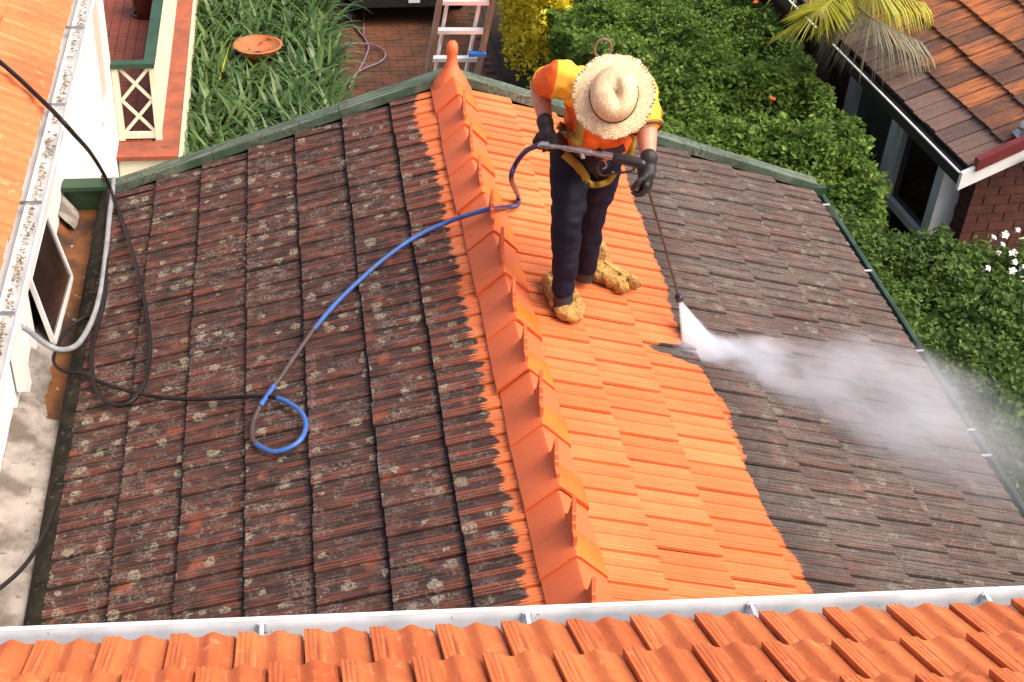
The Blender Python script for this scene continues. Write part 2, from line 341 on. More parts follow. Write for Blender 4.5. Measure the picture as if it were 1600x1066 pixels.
def leaf_material(name, c1, c2, c3, rough=.45, trans=.3):
    t = NT(name); a = t.n('Attribute', attribute_name='tint').outputs['Fac']
    c = t.mix(t.ss(a, 0, .6), c1, c2); c = t.mix(t.ss(a, .7, 1.0), c, c3)
    b = t.n('BsdfPrincipled', {'Base Color': c, 'Roughness': rough, 'Specular IOR Level': .35})
    tr = t.n('BsdfTranslucent', {'Color': t.mix(.5, c, c3)})
    m = t.n('MixShader', {0: trans, 1: b, 2: tr}); t.put(t.out.inputs[0], m); return t.mat
M['hedge'] = leaf_material('hedge_leaf', (0.050, 0.110, 0.014), (0.115, 0.200, 0.026), (0.24, 0.33, 0.055), .65)
M['hedgelow'] = leaf_material('low_hedge_leaf', (0.034, 0.080, 0.013), (0.078, 0.142, 0.023), (0.17, 0.235, 0.045), .65)
M['strap'] = leaf_material('strap_leaf', (0.026, 0.062, 0.013), (0.058, 0.115, 0.024), (0.125, 0.19, 0.05), .4, .15)
M['yellowleaf'] = leaf_material('golden_leaf', (0.26, 0.25, 0.014), (0.70, 0.57, 0.028), (0.90, 0.76, 0.08), .5, .3)
M['palmleaf'] = leaf_material('palm_leaflet', (0.20, 0.26, 0.025), (0.46, 0.46, 0.055), (0.68, 0.64, 0.14), .45, .35)
M['palmold'] = leaf_material('old_palm_leaflet', (0.085, 0.075, 0.03), (0.20, 0.185, 0.11), (0.36, 0.34, 0.27), .5, .25)
M['core'] = mat('hedge_core_shade', (0.012, 0.022, 0.006), (0.022, 0.030, 0.010), 8, .95)
M['orangepetal'] = mat('orange_petal', (0.75, 0.14, 0.02), (0.65, 0.10, 0.02), 9, .6)
M['whitepetal'] = mat('white_petal', (0.80, 0.79, 0.74), None, 9, .6)

# ------------------------------------------------------------------ ground
g = MB().add([(-400, -400, GZ - .02), (400, -400, GZ - .02), (400, 400, GZ - .02), (-400, 400, GZ - .02)], [(0, 1, 2, 3)])
tag(g.build('ground', M['grass']), kind='structure')
BZ = -2.92
bed = MB().box((-2.165, 5.5, GZ - .3), (-.46, 19, BZ)); tag(bed.build('garden_bed', M['soil']), kind='structure')
bed2 = MB().box((1.75, 5.0, GZ - .3), (9, 19, GZ + .015)); tag(bed2.build('hedge_bed', M['soil']), kind='structure')
dw = MB().box((-.419, 5.5, GZ - .3), (1.749, 24, GZ)); drive = tag(dw.build('driveway', M['paverjoint']), kind='structure')
pm = MB().box((0, 0, 0), (.222, .107, .045)).mesh('paver', M['paver'])
npv = 0
for r in range(100):
    for c in range(-1, 10):
        y = 13.1 + r * .115; x = -.419 + c * .23 + (.115 if r % 2 else 0)
        if x < -.418 or x + .222 > 1.748 or npv >= 300: continue
        o = link('paver', pm, None, Matrix.Translation((x + random.uniform(-.002, .002), y, GZ - .032 + random.uniform(-.003, .003))) @ Matrix.Rotation(random.uniform(-.012, .012), 4, 'Z'))
        o.parent = drive; npv += 1

# ------------------------------------------------------------------ roof tiles
GA, TW, TL = 0.343, 0.21, 0.405
PROF = [(0, -.006), (.008, -.006), (.011, -.001), (.020, .0), (.022, .0034), (.032, .0038), (.034, .0004), (.044, .0006), (.046, .0042), (.056, .0044), (.058, .001), (.064, .003), (.071, .0072), (.078, .0092), (.084, .0094), (.086, .0050), (.091, .0050), (.093, .0096), (.099, .0092), (.1015, .0002),
        (.113, .0), (.115, .0036), (.126, .0038), (.128, .0004), (.139, .0006), (.146, .003), (.154, .0082), (.160, .0096), (.170, .0100), (.172, .0060), (.179, .0060), (.181, .0100), (.190, .0100), (.192, .0060), (.199, .0060), (.201, .0100), (.2085, .0100), (.2085, -.006)]
MPROF = [(TW - u - .0015, w) for u, w in PROF[::-1]]
FPROF = [(0, -.008), (.004, -.010), (.007, .000), (.018, .000), (.034, .003), (.048, .009), (.060, .0165), (.068, .020), (.077, .021), (.086, .0185), (.096, .011), (.108, .004), (.120, .001), (.134, .002), (.144, .008), (.151, .015), (.156, .0185),
         (.164, .0195), (.1665, .0175), (.1705, .0175), (.173, .0198), (.1785, .0198), (.181, .0178), (.185, .0178), (.1875, .020), (.193, .020), (.1955, .018), (.1995, .018), (.202, .020), (.2075, .020), (.2075, -.010)]
FPROF = [(u, w * .80) for u, w in FPROF]
def tile_mesh(name, m, prof, drop=.020, tilt=.030, frac=1.0, mbo=None, mw=None):
    if frac < 1: prof = [(u, w) for u, w in prof if u <= TW * frac]
    n = len(prof); V = []
    for v in (0.0, .30, .337, TL): V += [(u, v, w + .026 - tilt * v / GA) for u, w in prof]
    V += [(u, .002, w + .026 - drop) for u, w in prof]
    F = [(r * n + i, r * n + i + 1, (r + 1) * n + i + 1, (r + 1) * n + i) for r in range(3) for i in range(n - 1)] + [(4 * n + i, 4 * n + i + 1, i + 1, i) for i in range(n - 1)]
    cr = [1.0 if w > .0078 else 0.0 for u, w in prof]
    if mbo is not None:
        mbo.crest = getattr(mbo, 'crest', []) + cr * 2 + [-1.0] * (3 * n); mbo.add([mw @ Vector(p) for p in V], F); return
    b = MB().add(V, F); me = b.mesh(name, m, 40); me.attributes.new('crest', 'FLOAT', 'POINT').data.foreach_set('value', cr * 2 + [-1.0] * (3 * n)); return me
def tiles(par, mesh, o_of, a, b, c, cells, jit=1.0, meshes=None):
    """one object per tile; cells = list of (origin)"""
    R3 = Matrix((a, b, c)).transposed().to_4x4()
    for k, o in enumerate(cells):
        mw = Matrix.Translation(Vector(o) + Vector(c) * random.uniform(-.002, .002) * jit + Vector(b) * random.uniform(-.005, .005) * jit) @ R3 @ Matrix.Rotation(random.uniform(-.007, .007) * jit, 4, 'Z') @ Matrix.Rotation(random.uniform(-.006, .006) * jit, 4, 'Y')
        link('tile', meshes[k] if meshes else mesh, par, mw)

roof = thing('gable_roof', (0, 5.2, GZ), 'lichen-blackened tiled gable roof with an orange strip washed clean along its ridge', 'roof')
TMS = {}
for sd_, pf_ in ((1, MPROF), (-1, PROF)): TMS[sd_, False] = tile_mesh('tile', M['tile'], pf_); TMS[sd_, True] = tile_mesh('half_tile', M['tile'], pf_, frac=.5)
cells = []
for side, nk in ((1, 8), (-1, 7)):
    b = Vector((-side * CP, 0, SP)); c = Vector((side * SP, 0, CP)); a = b.cross(c)
    for k in range(1, nk + 1):
        s = .085 + GA * k
        for j in range(-1, 30):
            y0 = -1.155 + TW * j + (TW / 2 if k % 2 else 0); half = False
            if k % 2 == 0 and j < 0: continue
            if k % 2 and j == 29: half = True
            yo = y0 if side > 0 else y0 + (TW / 2 if half else TW)
            if y0 < -1.2: continue
            p = Vector((side * s * CP, yo, -s * SP)); ctr = p + a * TW / 2 + b * GA / 2
            x, y = topx(ctr)
            score = 1 / (ctr - CAM).length if (-60 < x < 1660 and -60 < y < 985 - x * .02) else 0
            cells.append((score, side, p, a, b, c, half))
cells.sort(key=lambda t: -t[0])
rest = MB()
for n, (sc, side, p, a, b, c, half) in enumerate(cells):
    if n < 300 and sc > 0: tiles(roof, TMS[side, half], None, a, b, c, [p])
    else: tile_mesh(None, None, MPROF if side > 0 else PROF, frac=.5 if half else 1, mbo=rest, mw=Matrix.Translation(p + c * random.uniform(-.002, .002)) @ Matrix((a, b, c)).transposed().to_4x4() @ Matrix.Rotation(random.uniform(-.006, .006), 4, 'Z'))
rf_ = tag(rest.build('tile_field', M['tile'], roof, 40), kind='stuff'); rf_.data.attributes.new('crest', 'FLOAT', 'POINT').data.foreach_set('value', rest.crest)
dk = MB()
for side, s1 in ((1, 2.80), (-1, 2.46)):
    dk.obox((0, -1.15, -.03), (side * s1 * CP, 0, -s1 * SP), (0, 6.36, 0), (0, 0, -.06))
dk.build('roof_deck', M['deck'], roof)
# ridge caps with a flared collar, and a comb fin on each (only the near flank of every cap shows the fin's shadowed side)
def cap_mesh():
    b = MB(); L = .47; rings = [(0.0, .012), (.004, .014), (.19, .014), (.193, .003), (L, -.006)]; V = []
    for y, r in rings:
        w = .137 + r * .30
        V += [(-w, y, -.038 + r * .3), (-w - .002, y, -.018 + r * .6), (-.016, y, .094 + r), (0, y, .102 + r), (.016, y, .094 + r), (w + .002, y, -.018 + r * .6), (w, y, -.038 + r * .3)]
    F = [(i * 7 + k, (i + 1) * 7 + k, (i + 1) * 7 + k + 1, i * 7 + k + 1) for i in range(4) for k in range(6)]
    b.add(V, [f[::-1] for f in F]); b.m = [1 if i < 3 and k > 2 else 0 for i in range(4) for k in range(6)]; b.add([V[k] for k in range(7)] + [(x * .96, y + .004, z - .018) for x, y, z in V[:7]], [(k, k + 1, 8 + k, 7 + k) for k in range(6)])
    return b.mesh('ridge_cap', [M['cap'], M['collar']], 35)
def fin_mesh():
    poly = [(.055, .09), (.055, .126), (.100, .130), (.104, .150), (.116, .153), (.121, .176), (.131, .180), (.160, .232), (.168, .205), (.184, .165), (.205, .130), (.250, .100), (.250, .06)]
    b = MB().prism(poly, (-.008, 0, 0), (0, 1, 0), (0, 0, 1), (.016, 0, 0)); return b.mesh('comb_fin', M['cap'])
cm, fm = cap_mesh(), fin_mesh()
CG = .452
for i in range(14):
    y = 5.18 - CG * (i + 1)
    mw = Matrix.Translation((random.uniform(-.007, .007), y + random.uniform(-.006, .006), random.uniform(-.002, .002))) @ Matrix.Rotation(random.uniform(-.018, .018), 4, 'Z') @ Matrix.Rotation(random.uniform(-.012, .012), 4, 'X')
    cpo = link('ridge_cap', cm, roof, mw)
    if i > 0: f = link('comb_fin', fm, None, Matrix.Translation((0, 0, .004)) @ Matrix.Scale(random.uniform(1.05, 1.3), 4, (0, 0, 1))); f.parent = cpo
fb = MB(); FP = [(.118, -.05), (.105, .02), (.082, .07), (.058, .115), (.043, .15), (.036, .185), (.034, .21), (.039, .235), (.041, .26), (.036, .285), (.022, .303), (.004, .310)]
ring = 20
for q, (r, z) in enumerate(FP):
    cy = 5.10 + max(0, z - .05) * .10; sx = 1.0 if z > .1 else 1.15
    fb.v += [(r * math.cos(2 * math.pi * i / ring) * sx, cy + r * math.sin(2 * math.pi * i / ring) * (1.0 if z > .12 else 1.35), z) for i in range(ring)]
fb.f = [(j * ring + i, j * ring + (i + 1) % ring, (j + 1) * ring + (i + 1) % ring, (j + 1) * ring + i) for j in range(len(FP) - 1) for i in range(ring)]; fb.m = [0] * len(fb.f)
fb.build('finial', M['cap'], roof, 60)
# barge boards and capping at the far gable, in lengths
def along(side, s0, s1, y0, y1, h0, h1, mb, mi=0):
    n = Vector((side * SP, 0, CP)); d = Vector((side * CP, 0, -SP))
    mb.obox(d * s0 + n * h0 + Vector((0, y0, 0)), d * (s1 - s0), (0, y1 - y0, 0), n * (h1 - h0), mi)
for side, cuts in ((-1, [.02, .78, 1.72, 2.47]), (1, [.02, .95, 1.9, 2.86])):
    for q in range(3):
        b = MB(); along(side, cuts[q], cuts[q + 1] - .004, 5.145 + q * .001, 5.275 - q * .002, .012, .068 + random.uniform(-.004, .004), b); b.build('barge_capping', M['barge'], roof)
    b = MB(); along(side, .0, cuts[3] + .05, 5.225, 5.262, -.23, .010, b); b.build('barge_board', M['green'], roof)
gw = MB(); gw.prism([(-2.36, GZ), (2.75, GZ), (2.75, -.95), (0, -.10), (-2.36, -.85)], (0, 5.10, 0), (1, 0, 0), (0, 0, 1), (0, -.2, 0)); gw.build('gable_wall', M['cream'], roof)
# right-hand gutter with its brackets
sx0, sz0 = 2.83 * CP, -2.83 * SP
gprof = [(-.02, -.01), (-.02, -.085), (.075, -.085), (.088, -.03), (.098, -.022), (.108, -.030), (.104, -.042), (.094, -.034)]
gt = MB().sweep(gprof, (sx0, -1.1, sz0 - .0), (1, 0, 0), (0, 0, 1), (0, 6.30, 0)); gtr = gt.build('gutter', M['gutter_dark'], roof)
MB().sweep([(.082, -.028), (.098, -.019), (.110, -.028)], (sx0, -1.1, sz0 + .003), (1, 0, 0), (0, 0, 1), (0, 6.30, 0)).build('gutter_bead', mat('gutter_bead_paint', (.075, .12, .09), (.035, .06, .045), 5, .4), gtr)
MB().box((sx0 - .03, 5.145, sz0 - .12), (sx0 + .115, 5.205, sz0 + .03)).build('gutter_end', M['green'], gtr)
for py in (4.98, 4.05, 3.08, 2.26, 2.02, 1.2, .5):
    MB().box((sx0 + .02, py, sz0 - .024), (sx0 + .096, py + .016, sz0 - .017)).build('gutter_bracket', M['gutterwhite'], gtr)
MB().box((2.55, -1.1, -1.25), (2.69, 5.09, GZ)).build('side_wall', M['brick'], roof)
# box gutter between the left slope and the white wall
WX = -2.74
lx, lz = -2.49 * CP, -2.49 * SP
b = MB().sweep([(.06, .0), (.0, -.02), (-.02, -.16), (-.32, -.16), (-.40, -.06)], (lx, -1.1, lz), (1, 0, 0), (0, 0, 1), (0, 6.36, 0)); b.build('box_gutter', M['rust'], roof)
pts = [(lx + .004 * math.sin(i * 2.1), -1.1 + i * .32, lz + .004 + .003 * math.sin(i * 1.3)) for i in range(20)]
MB().sweep([(.035, .004), (.012, .026), (-.02, .030), (-.075, .012), (-.105, -.03), (-.11, -.10)], (lx, -1.1, lz), (1, 0, 0), (0, 0, 1), (0, 6.3, 0)).build('gutter_lip', M['mould'], roof, 60)
b = MB(); b.box((WX + .01, 5.26, lz - .17), (lx - .01, 5.30, lz + .015)); b.box((WX + .01, 5.20, lz + .0155), (lx + .02, 5.34, lz + .045)); b.build('end_trim', M['green'], roof)
def lump(name, m, x0, x1, y0, y1, zf, nx, ny, par):
    """a hand-trowelled bed: uneven sheet between x0..x1 and y0..y1"""
    V, F = [], []
    for j in range(ny + 1):
        for i in range(nx + 1):
            u, v = i / nx, j / ny; y = y0 + (y1 - y0) * v
            xe = x1 + .035 * mnoise.noise((y * 3.1, 4.2, 0)) + .02 * mnoise.noise((y * 11, 1, 3))
            x = x0 + (xe - x0) * u
            V.append((x, y, zf(u, v) + .016 * mnoise.noise((x * 9, y * 7, 1)) + .007 * mnoise.noise((x * 31, y * 29, 5))))
    F = [(j * (nx + 1) + i, j * (nx + 1) + i + 1, (j + 1) * (nx + 1) + i + 1, (j + 1) * (nx + 1) + i) for j in range(ny) for i in range(nx)]
    return MB().add(V, F).build(name, m, par, 180)
lump('mortar_bed', M['mortar'], WX + .004, lx - .085, -1.1, 2.62, lambda u, v: lz - .005 - .06 * u - .05 * max(0, v - .9) * 10 * (u > .5), 12, 90, roof)
lump('mortar_bed', M['mortar'], WX + .004, WX + .14, 2.66, 3.9, lambda u, v: lz - .07 - .09 * u, 7, 40, roof)
lump('mortar_bed', M['mortar'], WX + .006, WX + .11, 4.95, 5.22, lambda u, v: lz - .02 - .13 * u, 7, 14, roof)

# ------------------------------------------------------------------ upper house: near roof, its gutter, the left wing
UP = math.radians(29); CU, SU = math.cos(UP), math.sin(UP)
upper = thing('upper_roof', (0, -1.2, GZ), 'clean orange tiled roof slope along the bottom edge with white gutter', 'roof')
ftm = tile_mesh('tile', M['uptile'], FPROF, drop=.018, tilt=.034)
b_, c_ = Vector((0, -CU, SU)), Vector((0, SU, CU)); a_ = b_.cross(c_)
FY, FZ = -.855, .757
for k in range(4):
    s = -GA * k
    tiles(upper, ftm, None, a_, b_, c_, [(2.44 - TW * j - (TW / 2 if k % 2 else 0) + (TW * .0), FY + s * CU, FZ - s * SU) for j in range(24)], 1.3)
d = MB(); d.obox((-2.3, FY - .04, FZ - .01), (9, 0, 0), (0, -5.2 * CU, 5.2 * SU), c_ * -.05); d.build('roof_deck', M['deck'], upper)
d = MB(); d.obox((-2.3, FY - 4 * GA * CU - .02, FZ + 4 * GA * SU + .012), (9, 0, 0), (0, -3.8 * CU, 3.8 * SU), c_ * .012); d.build('upper_tile_field', M['uptile'], upper)
MB().box((-2.7, -1.2, GZ), (6.5, -1.35, FZ - .05)).build('wall', M['wallwhite'], upper)
gp = [(.0, .0), (.0, -.10), (.085, -.10), (.092, -.03), (.098, -.006), (.107, .0), (.115, -.006), (.113, -.02), (.104, -.018)]
gut = MB().sweep(gp, (-2.29, FY + .020, FZ - .016), (0, 1, 0), (0, 0, 1), (8, 0, 0)).build('gutter', M['gutterwhite'], upper, 50)
MB().sweep([(.100, -.001), (.104, .004), (.109, .006), (.114, .004), (.117, -.004), (.118, -.014)], (-2.29, FY + .020, FZ - .016), (0, 1, 0), (0, 0, 1), (8, 0, 0)).build('gutter_bead', M['white'], gut, 60)
gutter_x = [atpl(px, 955, (0, 0, 1), (0, 0, FZ)).x for px in (405, 822, 1180, 1560)]
for x in gutter_x:
    q = MB(); q.box((x, FY + .025, FZ - .026), (x + .014, FY + .122, FZ - .020)); q.box((x - .008, FY + .105, FZ - .055), (x + .022, FY + .112, FZ - .019)); q.build('gutter_strap', M['gutterwhite'], gut)

wing = thing('side_wing', (WX, 4, GZ), 'white rendered house wing with orange tiled eave at upper left', 'house')
b_, c_ = Vector((-CU, 0, SU)), Vector((SU, 0, CU)); a_ = b_.cross(c_); EX, EZ = -2.395, .795
wtm = tile_mesh('tile', M['uptile'], FPROF, drop=.022, tilt=.034)
for k in range(4):
    tiles(wing, wtm, None, a_, b_, c_, [(EX - GA * k * CU, -.2 + TW * j + (TW / 2 if k % 2 else 0), EZ + GA * k * SU) for j in range(-3 - 2 * k, 34)], 1.2)
d = MB(); d.obox((EX - .03, -.5, EZ - .01), (-5.2 * CU, 0, 5.2 * SU), (0, 9.6, 0), c_ * -.05); d.build('roof_deck', M['deck'], wing)
d = MB(); d.obox((EX - 4 * GA * CU - .02, -2.4, EZ + 4 * GA * SU + .012), (-3.8 * CU, 0, 3.8 * SU), (0, 11.5, 0), c_ * .012); d.build('upper_tile_field', M['uptile'], wing)
MB().box((WX, -1.19, GZ), (WX - 6, 8.85, EZ - .06)).build('wall', M['wallwhite'], wing)
g2 = MB().sweep([(-y * .8, z) for y, z in gp], (EX + .028, -.66, EZ - .02), (-1, 0, 0), (0, 0, 1), (0, 9.6, 0)).build('gutter', M['white'], wing, 50)
for py in (484, 312, 160, 40):
    y = atz(90, py, EZ).y
    MB().box((EX - .005, y, EZ - .022), (EX + .105, y + .022, EZ - .014)).build('gutter_strap', M['steel'], g2)
MB().box((EX - .1, -.6, EZ - .16), (EX + .02, 8.9, EZ - .075)).build('fascia', M['white'], wing)
MB().box((WX - .01, -.6, EZ - .10), (EX + .0, 8.9, EZ - .085)).build('soffit', M['white'], wing)
lit = MB()
for k in range(800):
    y = random.uniform(.4, 6.2); x = EX + .033 + .035 * random.random() ** 1.5; r = random.uniform(.004, .015); t = random.uniform(0, 6.28)
    zz = EZ - .108 + random.uniform(0, .05)
    lit.add([(x + r * math.cos(t), y + r * math.sin(t), zz), (x - r * .6 * math.sin(t), y + r * .6 * math.cos(t), zz + .006), (x - r * math.cos(t), y - r * math.sin(t), zz + .003), (x + r * .6 * math.sin(t), y - r * .6 * math.cos(t), zz + .004)], [(0, 1, 2, 3)])
tag(lit.build('leaf_litter', mat('leaf_litter', (.16, .11, .07), (.30, .22, .14), 30, .9), g2), kind='stuff')
# awning window standing open over the box gutter
win = MB(); win.box((WX + .002, 3.42, -.40), (WX + .03, 4.40, -.44)); win.box((WX + .002, 3.34, -1.0), (WX + .03, 3.40, -.40)); win.box((WX + .002, 4.34, -.96), (WX + .03, 4.40, -.44))
wo = win.build('window', M['white'], wing)
MB().box((WX + .003, 3.41, -.96), (WX + .008, 4.33, -.45)).build('pane', M['glass'], wo)
Tn, Tf, Bn, Bf = Vector((WX + .035, 3.481, -.441)), Vector((WX + .035, 4.313, -.455)), Vector((-2.625, 3.481, -.905)), Vector((-2.60, 4.313, -.935))
def barp(name, p, q, w, h, m, par, up): return MB().bar(p, q, w, h, up).build(name, m, par)
nn = (Bf - Tf).cross(Tn - Tf).normalized()
for p, q in ((Tn, Tf), (Bn, Bf)): barp('sash_rail', p, q, .028, .03, M['white'], wo, nn)
for p, q in ((Tn, Bn), (Tf, Bf)): barp('sash_stile', p + (q - p) * .02, q - (q - p) * .02, .026, .028, M['white'], wo, nn)
q = MB(); q.add([Tn - nn * .002, Bn - nn * .002, Bf - nn * .002, Tf - nn * .002] + [Tn + nn * .004, Bn + nn * .004, Bf + nn * .004, Tf + nn * .004], [(0, 1, 2, 3), (7, 6, 5, 4), (0, 4, 5, 1), (1, 5, 6, 2), (2, 6, 7, 3), (3, 7, 4, 0)]); q.build('sash_pane', M['glass'], wo)
# second, narrow window far along the wall, with a pale blind
q = MB(); y0, y1 = 7.75, 8.35
q.box((WX + .002, y0, -1.35), (WX + .025, y0 + .06, -.05)); q.box((WX + .002, y1 - .06, -1.35), (WX + .025, y1, -.05)); q.box((WX + .002, y0, -1.42), (WX + .04, y1, -1.351)); w2 = q.build('window', M['white'], wing)
MB().box((WX + .003, y0 + .061, -1.35), (WX + .008, y1 - .061, -.05)).build('blind', M['pink'], w2)
# downpipe
pd = atx(30, 560, WX + .05); q = MB(); q.box((WX + .012, pd.y - .045, lz + .03), (WX + .085, pd.y + .045, -.30)); q.bar((WX + .05, pd.y, -.31), (EX + .05, pd.y, EZ - .13), .09, .07, (0, 1, 0)); q.build('downpipe', M['white'], wing)

# ------------------------------------------------------------------ veranda
ver = thing('veranda', (-2.5, 9, GZ), 'raised terracotta-floored veranda with cream lattice balustrade and green handrail', 'veranda')
VZ, VX, VY = -2.08, -2.355, 8.80
MB().box((-6, 8.86, GZ), (-2.182, 20, VZ - .03)).build('base_wall', M['cream'], ver)
MB().box((WX + .01, 8.47, GZ), (-2.182, 8.855, VZ - .03)).build('front_wall', M['cream'], ver)
MB().box((WX + .005, 8.42, VZ - .029), (-2.162, 8.74, VZ + .012)).build('coping', M['coping'], ver)
MB().box((-2.40, 8.745, VZ - .028), (-2.162, 20, VZ + .010)).build('coping', M['coping'], ver)
MB().box((-6, 8.745, VZ - .0295), (-2.405, 20, VZ + .0)).build('floor', M['paverjoint'], ver)
fl = MB()
for j in range(74):
    for i in range(9):
        x = -2.415 - .105 * (i + 1) + (0 if j % 2 else .0); fl.box((x, 8.76 + j * .082, VZ - .01), (x + .097, 8.76 + j * .082 + .075, VZ + .008 + random.uniform(-.001, .001)))
tag(fl.build('floor_tiles', M['vtile'], ver), kind='stuff')
HB = .73
for x in (WX + .035, VX): MB().box((x - .03, VY - .03, VZ + .0125), (x + .03, VY + .03, VZ + HB)).build('post', M['cream'], ver)
MB().box((WX + .066, VY - .022, VZ + .03), (VX - .031, VY + .022, VZ + .085)).build('bottom_rail', M['cream'], ver)
MB().box((WX + .005, VY - .05, VZ + HB + .001), (VX + .022, VY + .05, VZ + HB + .045)).build('handrail', M['green'], ver)
xa, xb, za, zb = WX + .067, VX - .032, VZ + .087, VZ + HB - .005; zm = (za + zb) / 2
for k, (p, q) in enumerate([((xa, za), (xb, zm)), ((xb, za), (xa, zm)), ((xa, zm), (xb, zb)), ((xb, zm), (xa, zb))]):
    yy = VY + (.008 if k % 2 else -.008)
    MB().bar((p[0], yy, p[1]), (q[0], yy, q[1]), .015, .030, (0, 0, 1)).build('lattice_slat', M['cream'], ver)
MB().box((VX - .078, VY + .051, VZ + HB + .001), (VX + .022, 20, VZ + HB + .045)).build('handrail', M['green'], ver)
MB().box((VX - .018, VY + .031, VZ + .011), (VX + .018, 20, VZ + HB - .001)).build('side_panel', M['cream'], ver)
pp = atz(228, 33, VZ)
pot = MB().lathe([(.0, .0), (.11, .0), (.135, .10), (.165, .28), (.185, .34), (.185, .38), (.165, .38), (.155, .33)], (0, 0, 0), 28)
po = thing('plant_pot', (pp.x, pp.y + .16, VZ + .009), 'dark red glazed plant pot standing on veranda floor', 'pot')
o = pot.mesh('pot', M['potred'], 40); o = link('pot_body', o); o.parent = po
o = link('soil', MB().lathe([(.001, .335), (.160, .33)], (0, 0, 0), 28).mesh('soil', M['soil'])); o.parent = po
o = link('saucer', MB().lathe([(.0, -.001), (.15, .0), (.17, .03), (.16, .03), (.14, .012)], (0, 0, 0), 28).mesh('saucer', M['potred'], 40)); o.parent = po

# ------------------------------------------------------------------ neighbour's house
E0, E1 = atz(1522, 262, -1.3), atz(1350, 92, -1.3)
dn = (E1 - E0); dn.z = 0; dn.normalize(); nx_ = Vector((dn.y, -dn.x, 0))
nb = thing('neighbour_house', (E0.x + 1, E0.y + 1, GZ), 'red brick neighbouring house with mottled orange and brown tiled roof', 'house')
NM = Matrix((nx_, dn, Vector((0, 0, 1)))).transposed().to_4x4(); NM = Matrix.Translation((E0.x, E0.y, 0)) @ NM
def nbuild(mb, name, m, par=None, smooth=None):
    mb.v = [tuple(NM @ Vector(v)) for v in mb.v]; return mb.build(name, m, par or nb, smooth)
NP = math.radians(25); CN, SN = math.cos(NP), math.sin(NP)
b_ = (NM.to_3x3() @ Vector((CN, 0, SN))); c_ = (NM.to_3x3() @ Vector((-SN, 0, CN))); a_ = b_.cross(c_)
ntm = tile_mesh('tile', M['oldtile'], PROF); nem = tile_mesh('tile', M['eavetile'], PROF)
for k in range(9):
    for j in range(20):
        if 9 * 20 > 0:
            o = NM @ Vector((-.03 + GA * k * CN, .02 + TW * (j + 1) + (TW / 2 if k % 2 else 0), -1.315 + GA * k * SN))
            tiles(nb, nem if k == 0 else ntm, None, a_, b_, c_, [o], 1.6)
nbuild(MB().obox((-.0, .0, -1.33), (5 * CN, 0, 5 * SN), (0, 12, 0), (0, 0, -.08)), 'roof_deck', M['deck'])
nbuild(MB().obox((9 * GA * CN, .01, -1.315 + 9 * GA * SN), (2.2 * CN, 0, 2.2 * SN), (0, 12, 0), (0, 0, .03)), 'upper_tile_field', M['oldtile'])
nbuild(MB().obox((-.12, -.01, -1.345), (0, 12, 0), (.10, 0, 0), (0, 0, -.09)), 'gutter', M['black'])
nbuild(MB().obox((-.128, -.012, -1.338), (0, 12, 0), (.014, 0, 0), (0, 0, .012)), 'gutter_bead', M['white'])
nbuild(MB().obox((-.02, -.075, -1.30), (4.5 * CN, 0, 4.5 * SN), (0, .07, 0), (0, 0, .10)), 'verge_board', M['redpaint'])
nbuild(MB().obox((-.12, -.055, -1.47), (4.5 * CN, 0, 4.5 * SN), (0, .04, 0), (0, 0, .15)), 'barge_board', M['white'])
nbuild(MB().box((.30, .35, GZ), (8, 10, -1.40)).obox((.30, .36, -1.401), (4 * CN, 0, 4 * SN), (0, 9, 0), (0, 0, -.01)), 'wall_core', M['brickfar'])
bm_ = MB().box((0, 0, 0), (.105, .228, .074)).mesh('brick', M['brick']); bme = MB().box((0, 0, 0), (.228, .105, .074)).mesh('brick', M['brick'])
wl_ = [ob for ob in nb.children if ob.name.startswith('wall_core')][0]
WY0, WY1 = .55, 2.62                                            # window opening along the wall
cnt = 0
for r in range(23):
    z = -1.50 - r * .086
    for j in range(17):
        y = .345 + j * .24 + (.12 if r % 2 else 0)
        if WY0 - .20 < y < WY1 + .02 and z > -2.75: continue
        if cnt < 296:
            link('brick', bm_, None, NM @ Matrix.Translation((.292 + random.uniform(-.002, .002), y, z))).parent = wl_; cnt += 1
    if r < 12:
        for j in range(5):
            x = .41 + j * .24 - (.12 if r % 2 else 0)
            if cnt < 296: link('brick', bme, None, NM @ Matrix.Translation((x, .342 + random.uniform(-.002, .002), z))).parent = wl_; cnt += 1
# window: grey-white frame, two lights
def nw(name, y0, y1, z0, z1, x0, x1, m, par): return nbuild(MB().box((x0, y0, z0), (x1, y1, z1)), name, m, par)
ZT, ZB = -1.52, -2.72
wf = nw('window', WY0, WY0 + .13, ZB, ZT, .10, .40, M['greywood'], nb)
nw('frame_post', 1.52, 1.64, ZB, ZT, .10, .40, M['greywood'], wf)
nw('frame_post', WY1 - .13, WY1, ZB, ZT, .10, .40, M['greywood'], wf)
nw('frame_head', WY0 - .03, WY1 + .03, ZT + .001, ZT + .10, .06, .40, M['greywood'], wf)
nw('sill', WY0 - .05, WY1 + .05, ZB - .08, ZB - .001, .06, .40, M['greywood'], wf)
nw('sash_rail', WY0 + .131, 1.519, -2.38, -2.31, .135, .20, M['greywood'], wf)
nw('sash_stile', 1.45, 1.519, -2.309, ZT - .001, .135, .20, M['greywood'], wf)
nw('sash_rail', 1.641, WY1 - .131, -2.38, -2.31, .135, .20, M['greywood'], wf)
nw('pane', WY0 + .132, 1.518, ZB + .001, ZT - .001, .19, .196, M['glass'], wf)
nw('pane', 1.642, WY1 - .132, ZB + .001, ZT - .001, .19, .196, mat('screen_glass', (.07, .075, .065), (.10, .10, .085), 4, .25), wf)
